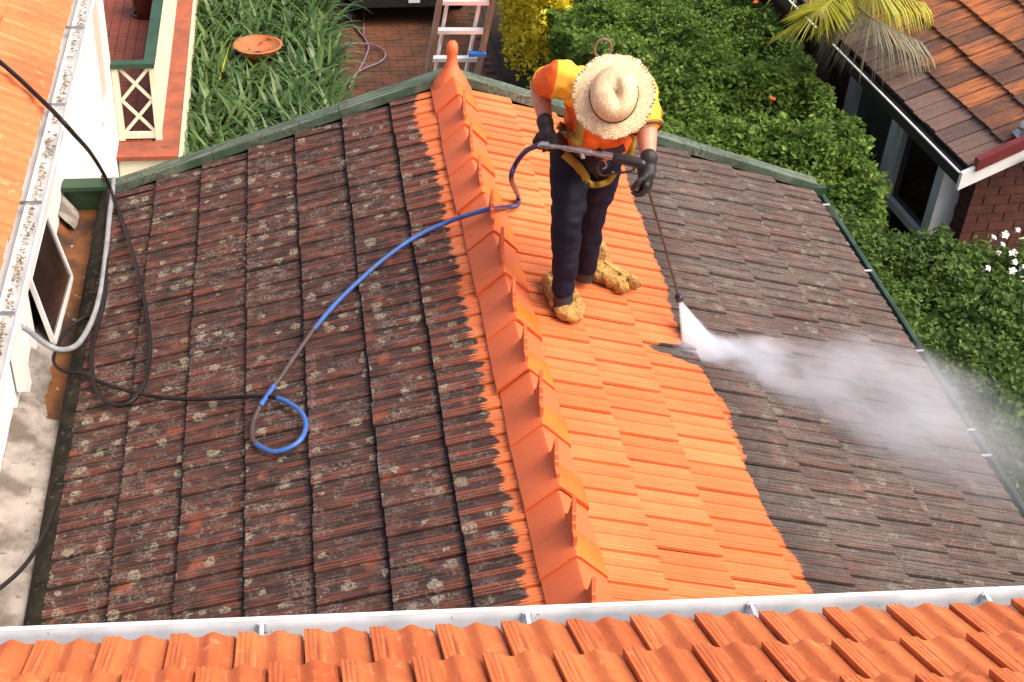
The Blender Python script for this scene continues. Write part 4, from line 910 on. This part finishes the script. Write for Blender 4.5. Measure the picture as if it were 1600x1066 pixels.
def straw_material():
    t = NT('straw'); p = t.obj(); s = t.n('SeparateXYZ', {0: p})
    rr = t.math('SQRT', t.math('ADD', t.math('MULTIPLY', s.outputs[0], s.outputs[0]), t.math('MULTIPLY', s.outputs[1], s.outputs[1])))
    ang = t.math('ARCTAN2', s.outputs[1], s.outputs[0])
    w = t.n('CombineXYZ', {0: t.math('MULTIPLY', rr, 170), 1: t.math('MULTIPLY', ang, 12), 2: t.math('MULTIPLY', s.outputs[2], 120)})
    n1 = t.noise(w, 1.0, 3); n2 = t.noise(p, 160, 3); n3 = t.noise(p, 14, 3)
    c = t.mix(t.ss(n1, .35, .65), (0.58, 0.43, 0.23), (0.80, 0.67, 0.44)); c = t.mix(t.ss(n2, .55, .7, 0, .6), c, (0.36, 0.22, 0.09)); c = t.mix(t.ss(n3, .52, .7, 0, .55), c, (0.50, 0.28, 0.11))
    return t.surf(c, .75, t.math('ADD', n1, n2), .0035)
M['straw'] = straw_material()

per = thing('person', tuple(atroof(890, 460, .03)), 'worker in straw hat, orange shirt and harness bent over a spray lance on the roof', 'person')
# joints
ankA = atroof(880, 470, .10); kneeA = aty(886, 352, 2.42); hipA = aty(893, 243, 2.60)
ankB = atroof(914, 424, .10); kneeB = aty(924, 338, 2.70); hipB = aty(944, 246, 2.64)
pel = (hipA + hipB) / 2 + Vector((0, .03, .05))
neck = aty(946, 142, 2.34); chest = pel.lerp(neck, .62) + Vector((0, .02, .03))
shA = aty(878, 122, 2.40); shB = aty(1000, 142, 2.36)
elA = aty(843, 132, 2.62); wrA = aty(853, 196, 2.40); haA = aty(856, 214, 2.35)
elB = aty(1010, 192, 2.24); wrB = aty(1013, 252, 2.08); haB = aty(1013, 278, 2.02)
hatc = aty(959, 149, 2.12); hatn = Vector((-.20, -.80, .56)).normalized()
headc = hatc - hatn * .055; chin = -hatn
# continuous body: head, neck, trunk, arms and legs
b = MB()
b.chain([pel, chest, neck], [.125, .145, .07]); b.capsule(neck, headc, .058, .062)
fup = hatn; fr = Vector((.98, -.12, .10)); fr = (fr - fup * fr.dot(fup)).normalized(); ff = fup.cross(fr).normalized()
if ff.z > 0: ff = -ff                                            # face looks down at the tiles
b.ellip(headc, (fr * .077, ff * .098, fup * .112)); b.ellip(headc + ff * .045 - fup * .075, (fr * .052, ff * .05, fup * .05))
b.capsule(headc + ff * .092 - fup * .005, headc + ff * .112 - fup * .032, .010, .015)      # nose
for sg in (-1, 1): b.ellip(headc + fr * sg * .078 - fup * .01, (fr * .012, ff * .02, fup * .032))   # ears
b.capsule(headc + ff * .092 - fup * .062 - fr * .02, headc + ff * .092 - fup * .062 + fr * .02, .009, .009)  # lips
b.chain([chest, shA, elA, wrA], [.10, .066, .050, .034]); b.chain([chest, shB, elB, wrB], [.10, .066, .050, .034])
b.chain([elA, elA.lerp(wrA, .3), wrA], [.049, .050, .034]); b.chain([elB, elB.lerp(wrB, .3), wrB], [.047, .051, .034])
b.chain([pel, hipA, kneeA, ankA], [.11, .085, .055, .04]); b.chain([pel, hipB, kneeB, ankB], [.11, .085, .055, .04])
body = organic('body', b, .010, M['skin'], per, 4)
ey = MB()
for sg in (-1, 1): ey.ellip(headc + ff * .086 + fr * sg * .032 + fup * .006, (fr * .012, ff * .010, fup * .008), 10)
ey.build('eye', mat('eye_white', (.7, .68, .65), None, 1, .2), per, 60)
h_ = MB().ellip(headc + fup * .018 - ff * .012, (fr * .085, ff * .098, fup * .105)); organic('hair', h_, .008, M['hair'], per, 2)
# trousers
def wr(amp, sx, sz, o=0):
    return lambda p, n: amp * (mnoise.noise((p.x * sx + o, p.y * sx, p.z * sz + 1.5 * mnoise.noise((p.x * 9, p.y * 9, p.z * 9)))) + .6 * mnoise.noise((p.x * sx * 2, p.y * sx * 2 + 3, p.z * sz * 2.1)))
t = MB(); hemA = ankA + (kneeA - ankA) * .16; hemB = ankB + (kneeB - ankB) * .06
t.chain([pel + Vector((0, 0, .07)), pel], [.135, .15]); t.ellip(pel + Vector((0, .02, .0)), ((.175, 0, 0), (0, .135, 0), (0, 0, .13)))
t.chain([hipA + Vector((.0, 0, .02)), hipA.lerp(kneeA, .35), kneeA, kneeA.lerp(ankA, .5), hemA], [.112, .103, .080, .070, .060])
t.chain([hipB + Vector((.0, 0, .02)), hipB.lerp(kneeB, .35), kneeB, kneeB.lerp(ankB, .5), hemB], [.108, .098, .078, .066, .058])
tr = organic('trousers', t, .009, M['trouser'], per, 7, wr(.011, 6, 11))
# shirt: trunk plus short sleeves, yellow yoke and orange front
s = MB(); up_t = (neck - pel).normalized()
s.chain([pel + up_t * .06, chest, neck - up_t * .02], [.142, .158, .085]); s.ellip(chest + up_t * .05 + Vector((0, .02, .02)), ((.195, 0, 0), (0, .13, .06), (0, -.06, .13)))
s.ellip(chest + Vector((-.01, -.10, -.09)), ((.13, 0, 0), (0, .07, 0), (0, 0, .14)))              # loose front hanging down
s.ellip(chest + Vector((.06, -.10, -.12)), ((.10, 0, 0), (0, .06, 0), (0, 0, .13)))
slA = shA.lerp(elA, .52); slB = shB.lerp(elB, .88)
s.chain([chest + up_t * .06, shA, slA], [.11, .088, .080]); s.chain([chest + up_t * .06, shB, slB], [.11, .086, .078])
yk = lambda c, n: 1 if ((c - chest).dot(up_t) > .055 and (c - CAM).length > 0 and n.z > -.15 and (c.x < shA.x + .12 or c.y > 2.34)) else 0
def shirt_material():
    t = NT('two_tone_shirt'); p = t.pos(); h_ = t.n('VectorMath', {0: t.n('VectorMath', {0: p, 1: tuple(chest)}, operation='SUBTRACT').outputs[0], 1: tuple(up_t + Vector((.0, .25, .15)))}, operation='DOT_PRODUCT').outputs['Value']
    n_ = t.noise(p, 9, 3); lat_ = (shB - shA).normalized(); l_ = t.math('ABSOLUTE', t.n('VectorMath', {0: t.n('VectorMath', {0: p, 1: tuple(chest)}, operation='SUBTRACT').outputs[0], 1: tuple(lat_)}, operation='DOT_PRODUCT').outputs['Value'])
    c = t.mix(t.math('MULTIPLY', t.ss(h_, .068, .072), t.ss(l_, .262, .258)), t.mix(n_, (0.82, 0.135, 0.008), (0.70, 0.095, 0.006)), t.mix(n_, (0.90, 0.55, 0.05), (0.86, 0.42, 0.03)))
    return t.surf(c, .75, t.noise(p, 300, 3), .0008)
sh = organic('shirt', s, .008, shirt_material(), per, 5, wr(.013, 11, 11, 4))
def band(name, c, ax, r, w, m, k=1.0):
    ax = ax.normalized(); u = ax.orthogonal().normalized(); v = ax.cross(u); n = 24
    P = [c + (u * math.cos(2 * math.pi * i / n) + v * math.sin(2 * math.pi * i / n) * k) * r for i in range(n + 1)]
    q = MB(); q.v = [tuple(p + ax * o) for p in P for o in (-w / 2, w / 2)]; q.f = [(2 * i, 2 * i + 1, 2 * i + 3, 2 * i + 2) for i in range(n)]; q.m = [0] * n
    o = q.build(name, m, per, 60); sol = o.modifiers.new('thickness', 'SOLIDIFY'); sol.thickness = .004; sol.offset = 0; return o
for sl, el in ((slA, elA), (slB, elB)):
    ax = (el - sl)
    band('cuff_trim', sl + ax.normalized() * .050, ax, .071, .010, M['cufftrim']); band('cuff_trim', sl + ax.normalized() * .034, ax, .075, .006, M['yoke'])
# harness webbing laid on the clothes
dg = bpy.context.evaluated_depsgraph_get()
bv = [BVHTree.FromPolygons([tuple(v.co) for v in o.data.vertices], [tuple(p.vertices) for p in o.data.polygons]) for o in (sh, tr)]
def onbody(px, py, off=.012):
    best = None
    for T in bv:
        h = T.ray_cast(CAM, ray(px, py).normalized())
        if h[0] is not None and (best is None or h[3] < best[3]): best = h
    if best is None: return aty(px, py, 2.35)
    return best[0] + best[1] * off
def strap(name, px, w, m, off=.012):
    P = spline([onbody(x, y, off) for x, y in px], 6); q = MB()
    for i, p in enumerate(P):
        t_ = (P[min(i + 1, len(P) - 1)] - P[max(i - 1, 0)]).normalized(); view = (CAM - p).normalized(); s_ = t_.cross(view).normalized()
        q.v += [tuple(p - s_ * w / 2), tuple(p + s_ * w / 2)]
    q.f = [(2 * i, 2 * i + 1, 2 * i + 3, 2 * i + 2) for i in range(len(P) - 1)]; q.m = [0] * len(q.f)
    o = q.build(name, m, per, 60); sol = o.modifiers.new('thickness', 'SOLIDIFY'); sol.thickness = .005; sol.offset = 0; return o
strap('harness_strap', [(906, 165), (908, 190), (907, 212), (905, 235)], .042, M['webbing'])
strap('harness_strap', [(992, 190), (990, 210), (987, 232), (982, 250)], .036, M['webbing'])
strap('harness_strap', [(872, 195), (885, 200), (898, 214), (908, 226)], .040, M['webbing'], .016)
strap('harness_strap', [(882, 240), (893, 250), (904, 262), (914, 280)], .044, M['webbing'])
strap('harness_strap', [(914, 282), (926, 287), (938, 286), (950, 280), (958, 268)], .032, M['webbing'])
strap('waist_belt', [(868, 212), (885, 226), (905, 236), (930, 240), (955, 237), (975, 228)], .045, M['cufftrim'], .008)
strap('tool_pouch', [(925, 236), (935, 248), (942, 262)], .10, M['trouser'], .022)
rc = aty(942, 76, 2.52)
q = MB(); q.tube(spline([rc + Vector((.040 * math.cos(a), 0, .040 * math.sin(a) * 1.15)) for a in [i * 2 * math.pi / 20 for i in range(20)]], 2, True) + [rc + Vector((.040, 0, 0))], .007, 8); q.capsule(rc - Vector((.0, 0, .045)), aty(925, 100, 2.50), .012, .02); q.build('back_ring', M['stile'], per, 60)
# overshoes
def shoe(heel, toe, name, seed, tm_, off):
    d = (toe - heel); up = Vector((SP, 0, CP)); d = (d - up * d.dot(up)); L = d.length; d.normalize(); s_ = d.cross(up); b = MB(); h0 = heel
    b.ellip(h0 + d * .06 + up * .055, (d * .095, s_ * .072, up * .068)); b.ellip(h0 + d * .16 + up * .05, (d * .11, s_ * .072, up * .058)); b.ellip(h0 + d * (L - .07) + up * .045, (d * .085, s_ * .08, up * .052))
    for k in range(9):
        a = k * .7 + seed; b.ellip(h0 + d * (.03 + .27 * (k / 8)) + s_ * .062 * (1 if k % 2 else -1) + up * .05, (d * .055, s_ * .030, up * .044), 10)
    b.capsule(h0 + d * .05 + up * .07, h0 + d * .05 + up * .14, .062, .058)
    organic(name, b, .007, M['fleece'], per, 2, lambda p, n: .012 * nz(p, 22, seed) + .007 * nz(p, 60, seed) + .004 * nz(p, 130, seed))
    q = MB(); q.obox(h0 + d * (.10 + off) + up * .112 - s_ * .022, s_ * .044, d * .09 - up * .020, up * .012); q.build('boot_tongue', tm_, per)
    q = MB(); q.obox(h0 + d * .195 + up * .086 - s_ * .020, s_ * .040, d * .035, up * .018); q.build('buckle', tm_, per)
    q = MB()
    q.obox(h0 + d * .12 + up * .118 - s_ * .03, s_ * .06, d * .006, up * .004); q.build('lace', tm_ if off == 0 else M['white'], per)
for ak, kn in ((ankA, kneeA), (ankB, kneeB)):
    q = MB(); q.tube([ak - (kn - ak) * .12, ak + (kn - ak) * .05, ak + (kn - ak) * .2], [.058, .052, .050], 14); q.build('boot_shaft', M['black'], per, 60)
shoe(atroof(862, 446, .022), atroof(888, 509, .022), 'overshoe', 1.0, M['bootgrey'], .06)
shoe(atroof(905, 420, .022), atroof(958, 448, .022), 'overshoe', 5.0, M['fleece'], .0)
# gloves
def hand(name, wrist, pc_, f, n, curl, thumb_sg, splay=0.0, rf=.0115):
    f = f.normalized(); n = (n - f * n.dot(f)).normalized(); s_ = f.cross(n) * thumb_sg; b = MB()
    b.ellip(pc_, (f * .052, s_ * .046, n * .022)); b.capsule(pc_ + f * .03 - s_ * .03, pc_ + f * .03 + s_ * .03, .019, .017); b.chain([wrist - f * .035, wrist, pc_ - f * .02], [.042, .038, .034])
    for k, (off, L) in enumerate([(-.033, .082), (-.011, .092), (.011, .086), (.032, .068)]):
        p = pc_ + f * .045 + s_ * off; ang = 0; q = [p]; ca = curl[k] if hasattr(curl[0], '__len__') else curl
        for seg, c in zip((.44, .32, .24), ca):
            ang += math.radians(c); dd = f * math.cos(ang) + n * math.sin(ang) + s_ * splay * off * 8; p = p + dd.normalized() * L * seg; q.append(p)
        b.chain(q, [rf + .001, rf, rf - .001, rf - .003], 10)
    tb = pc_ - f * .015 - s_ * .040; t1 = tb + (f * .5 - s_ * .55 + n * .5).normalized() * .042; t2 = t1 + (f * .75 + n * .65 + s_ * .1).normalized() * .034; t3 = t2 + (f * .6 + n * .55 + s_ * .45).normalized() * .024
    b.chain([tb, t1, t2, t3], [.019, .015, .013, .010], 10)
    return organic(name, b, .0045, M['glove'], per, 3, lambda p, n_: .0022 * nz(p, 45))
hand('glove', wrA + (wrA - elA).normalized() * .02, haA, Vector((.25, -.35, -.9)), Vector((.15, .95, -.3)), (62, 78, 55), 1)
hand('glove', wrB + (wrB - elB).normalized() * .02, haB, Vector((.02, -.30, -.95)), Vector((-.8, .5, -.1)), (35, 48, 35), 1)
# straw hat
hx = fr; hz = hatn; hy = hz.cross(hx).normalized()
HM = Matrix((hx, hy, hz)).transposed().to_4x4(); HM.translation = hatc
V, F = [], []; NR, NA = 34, 72
for i in range(NR + 1):
    u = i / NR
    for k in range(NA):
        a = 2 * math.pi * k / NA; ca, sa = math.cos(a), math.sin(a)
        if u < .5:                                                # crown
            w = u / .5; r = (.122 * math.sin(min(1, w * 1.04) * math.pi / 2) ** .85); h = .115 * (1 - w ** 2.6) ** .9 if w < 1 else 0
            x, y = r * ca * .87, r * sa * 1.0; h -= .034 * math.exp(-((x - .012) / .018) ** 2) * math.exp(-((y + .005) / .05) ** 2); h += .006 * math.sin(2 * a)
        else:
            w = (u - .5) / .5; rb_ = .122 + w * (.072 + .0035 * math.sin(a * 23) + .003 * math.sin(a * 7 + 1)); e = .87 + .11 * w
            x, y = rb_ * ca * e, rb_ * sa; h = -.010 * w - .022 * w * w * (.5 - .5 * math.cos(2 * a)) + .008 * w * math.sin(3 * a + .6) + .0015 * math.sin(w * 40)
        V.append((x, y, h))
F = [(i * NA + k, i * NA + (k + 1) % NA, (i + 1) * NA + (k + 1) % NA, (i + 1) * NA + k) for i in range(NR) for k in range(NA)]
F = [f[::-1] for f in F] if False else F
hat = MB().add(V, F).build('straw_hat', M['straw'], None, 180); hat.matrix_basis = HM; parent(hat, per)
sol = hat.modifiers.new('thickness', 'SOLIDIFY'); sol.thickness = .004; sol.offset = 0
cordp = [Vector((.126 * math.cos(a) * .87, .126 * math.sin(a), .011 + .004 * math.sin(2 * a))) for a in [math.radians(d_) for d_ in range(165, 385, 11)]]
o = MB().tube(spline(cordp, 3), .0032, 6).build('hat_cord', mat('dark_cord', (.03, .025, .015), None, 1, .8), None, 60); o.parent = hat
st = MB()
for k in range(58):
    a = 2 * math.pi * k / 58 + random.uniform(-.02, .02); i = int(a / (2 * math.pi) * NA) % NA; p = Vector(V[NR * NA + i]); dd = Vector((p.x, p.y, 0)).normalized(); ss_ = Vector((-dd.y, dd.x, 0))
    st.obox(p - dd * .011 + Vector((0, 0, .003)), ss_ * .0035, dd * .012, Vector((0, 0, .002)))
fy = MB()
for k in range(60):
    a = random.uniform(0, 2 * math.pi); i = int(a / (2 * math.pi) * NA) % NA; p = Vector(V[NR * NA + i]); dd = Vector((math.cos(a + random.uniform(-.9, .9)), math.sin(a + random.uniform(-.9, .9)), random.uniform(-.3, .3))); L_ = random.uniform(.003, .010)
    fy.tube([p - dd * .012, p + dd * L_], [.0011, .0005], 4)
o = fy.build('loose_straw', M['straw']); o.parent = hat
o = st.build('edge_stitching', mat('brown_stitch', (.16, .08, .05), None, 1, .8)); o.parent = hat

# ------------------------------------------------------------------ spray gun and lance (held, so a thing of its own)
g0 = GR; g1 = aty(870, 229, 2.24); g2_ = aty(905, 235, 2.19); g3 = aty(962, 246, 2.11); g4 = aty(1003, 256, 2.05)
NOZ = atroof(1060, 463, .19)
gun = thing('spray_gun', tuple(NOZ), 'steel and black pressure-washer gun with long thin lance in gloved hands', 'spray gun')
q = MB(); q.tube([g0, g1], .012, 10); q.tube([g1, g1.lerp(g2_, .3), g1.lerp(g2_, .31), g2_], [.010, .010, .014, .014], 12); q.tube([g2_, g2_.lerp(g3, .33), g2_.lerp(g3, .34), g2_.lerp(g3, .62), g2_.lerp(g3, .63), g3], [.016, .016, .012, .012, .017, .017], 12); q.build('steel_tube', M['steel'], gun, 40)
q = MB(); c = aty(845, 226, 2.27); q.tube([c, c + (g1 - c).normalized() * .04], .019, 6); q.tube([aty(910, 238, 2.18), aty(911, 248, 2.16)], .011, 8); q.build('coupling', M['steel'], gun, 30)
q = MB(); q.chain([g3, g3.lerp(g4, .5), g4], [.022, .026, .024]); q.chain([g4, aty(1002, 274, 2.05), aty(1003, 292, 2.06)], [.024, .018, .015]); organic('grip', q, .005, M['black'], gun, 3)
q = MB(); q.tube(spline([aty(942, 246, 2.13), aty(934, 262, 2.12), aty(940, 274, 2.11), aty(965, 271, 2.09), aty(985, 268, 2.07), aty(992, 262, 2.06)], 8), .005, 8); q.build('trigger_guard', M['black'], gun, 60)
q = MB(); q.tube(spline([aty(945, 252, 2.12), aty(948, 260, 2.12), aty(942, 264, 2.12)], 6), .004, 8); q.build('trigger', M['steel'], gun, 60)
lz0 = aty(1004, 268, 2.05); lv = (NOZ - lz0)
lh = aty(1012, 292, 2.03)
MB().tube(spline([lz0, lh, lh.lerp(NOZ, .5) + Vector((0, 0, .004)), NOZ], 10), .0065, 8).build('lance', M['hosedirty'], gun, 60)
ld = (NOZ - lh).normalized(); MB().tube([NOZ - ld * .012, NOZ, NOZ + ld * .004, NOZ + ld * .035, NOZ + ld * .038], [.010, .012, .021, .023, .012], 14).build('nozzle', mat('dark_violet_rubber', (.022, .014, .03), None, 1, .4), gun, 30)

# ------------------------------------------------------------------ water fan and drifting mist (volumes)
HIT = atroof(1092, 549, .015); NZ2 = NOZ + ld * .038
def vol_material(name, dens_fn, col=(1, 1, 1), aniso=0.2):
    t = NT(name); v = t.n('VolumePrincipled', {'Color': col, 'Anisotropy': aniso}); t.put(v.inputs['Density'], dens_fn(t)); t.put(t.out.inputs['Volume'], v); return t.mat
ex = (HIT - NZ2).normalized(); Lf = (HIT - NZ2).length; ey_ = Vector((CP, 0, -SP)); ey_ = (ey_ - ex * ey_.dot(ex)).normalized(); ez_ = ex.cross(ey_)
FM = Matrix((ex, ey_, ez_)).transposed().to_4x4(); FM.translation = NZ2
def fan_d(t):
    s_ = t.n('SeparateXYZ', {0: t.obj()}); x, y, z = s_.outputs
    wy = t.math('ADD', .008, t.math('MULTIPLY', x, .42)); wz = t.math('ADD', .006, t.math('MULTIPLY', x, .13))
    yy = t.math('DIVIDE', t.math('SUBTRACT', y, t.math('MULTIPLY', x, .06)), wy); zz_ = t.math('DIVIDE', z, wz)
    r2 = t.math('ADD', t.math('MULTIPLY', yy, yy), t.math('MULTIPLY', zz_, zz_))
    d = t.math('POWER', t.ss(r2, 1.0, .0, 0, 1), 1.4); d = t.math('MULTIPLY', d, t.ss(x, 0.0, .02)); d = t.math('MULTIPLY', d, t.ss(x, Lf * 1.25, Lf * .75))
    nn_ = t.noise(t.scalev(t.obj(), (7, 45, 45)), 1.0, 3)
    return t.math('MULTIPLY', t.math('MULTIPLY', d, t.ss(nn_, .2, .6, .6, 1.2)), t.ss(x, .02, Lf, 650.0, 130.0))
sp = thing('water_spray', tuple(HIT), 'white fan of water jetting from the lance onto the tiles', 'water spray'); sp['kind'] = 'stuff'
q = MB(); xl = Lf * 1.27; q.add([(0, -.012, -.012), (0, .012, -.012), (0, .012, .012), (0, -.012, .012), (xl, -xl * .40 - .01, -xl * .14 - .01), (xl, xl * .52 + .01, -xl * .14 - .01), (xl, xl * .52 + .01, xl * .14 + .01), (xl, -xl * .40 - .01, xl * .14 + .01)], [(0, 3, 2, 1), (4, 5, 6, 7), (0, 1, 5, 4), (1, 2, 6, 5), (2, 3, 7, 6), (3, 0, 4, 7)])
o = q.build('water_fan', vol_material('water_fan', fan_d)); o.matrix_basis = FM; parent(o, sp); o['kind'] = 'stuff'
M1 = atroof(1500, 735, .0); M0 = atroof(1085, 548, .0)
mx = (M1 - M0).normalized(); mzn = Vector((SP, 0, CP)); my = mzn.cross(mx)
MM = Matrix((mx, my, mzn)).transposed().to_4x4(); MM.translation = M0
LM = (M1 - M0).length
def mist_d(t):
    p = t.obj(); wob = t.n('TexNoise', {'Vector': p, 'Scale': 2.6, 'Detail': 3.0}).outputs['Color']
    pw = t.n('VectorMath', {0: p, 1: t.scalev(t.n('VectorMath', {0: wob, 1: (.5, .5, .5)}, operation='SUBTRACT').outputs[0], (.35, .35, .25))}, operation='ADD').outputs[0]
    s_ = t.n('SeparateXYZ', {0: pw}); x, y, z = s_.outputs
    u = t.math('DIVIDE', x, LM)
    wy = t.math('ADD', .12, t.math('MULTIPLY', t.ss(u, 0, .7), .30)); wz = t.math('ADD', .08, t.math('MULTIPLY', t.ss(u, 0, .7), .22))
    yc_ = t.math('MULTIPLY', t.math('MULTIPLY', u, t.math('SUBTRACT', 1.0, u)), .35)
    yy = t.math('DIVIDE', t.math('SUBTRACT', y, yc_), wy); zz_ = t.math('DIVIDE', t.math('SUBTRACT', z, t.math('MULTIPLY', wz, .45)), wz)
    r2 = t.math('ADD', t.math('MULTIPLY', yy, yy), t.math('MULTIPLY', zz_, zz_))
    d = t.math('POWER', t.ss(r2, 1.9, 0.0), 1.3); d = t.math('MULTIPLY', d, t.ss(u, -.09, .0)); d = t.math('MULTIPLY', d, t.ss(u, 1.40, .55))
    nn_ = t.noise(t.scalev(p, (2.6, 7.5, 7.5)), 1.0, 5, .6, .6); d = t.math('MULTIPLY', d, t.ss(nn_, .34, .66, .10, 1.45))
    amp = t.math('ADD', t.ss(u, .0, .45, 10.0, 3.2), t.ss(u, .02, .34, 26.0, 0.0))
    return t.math('MULTIPLY', d, amp)
mi = MB().box((-.22, -.85, -.06), (LM * 1.42, 1.1, .85)).build('mist', vol_material('mist', mist_d, (.84, .86, .92))); mi.matrix_basis = MM
tag(mi, 'pale cloud of spray mist drifting across the dirty right-hand slope', 'mist', kind='stuff')
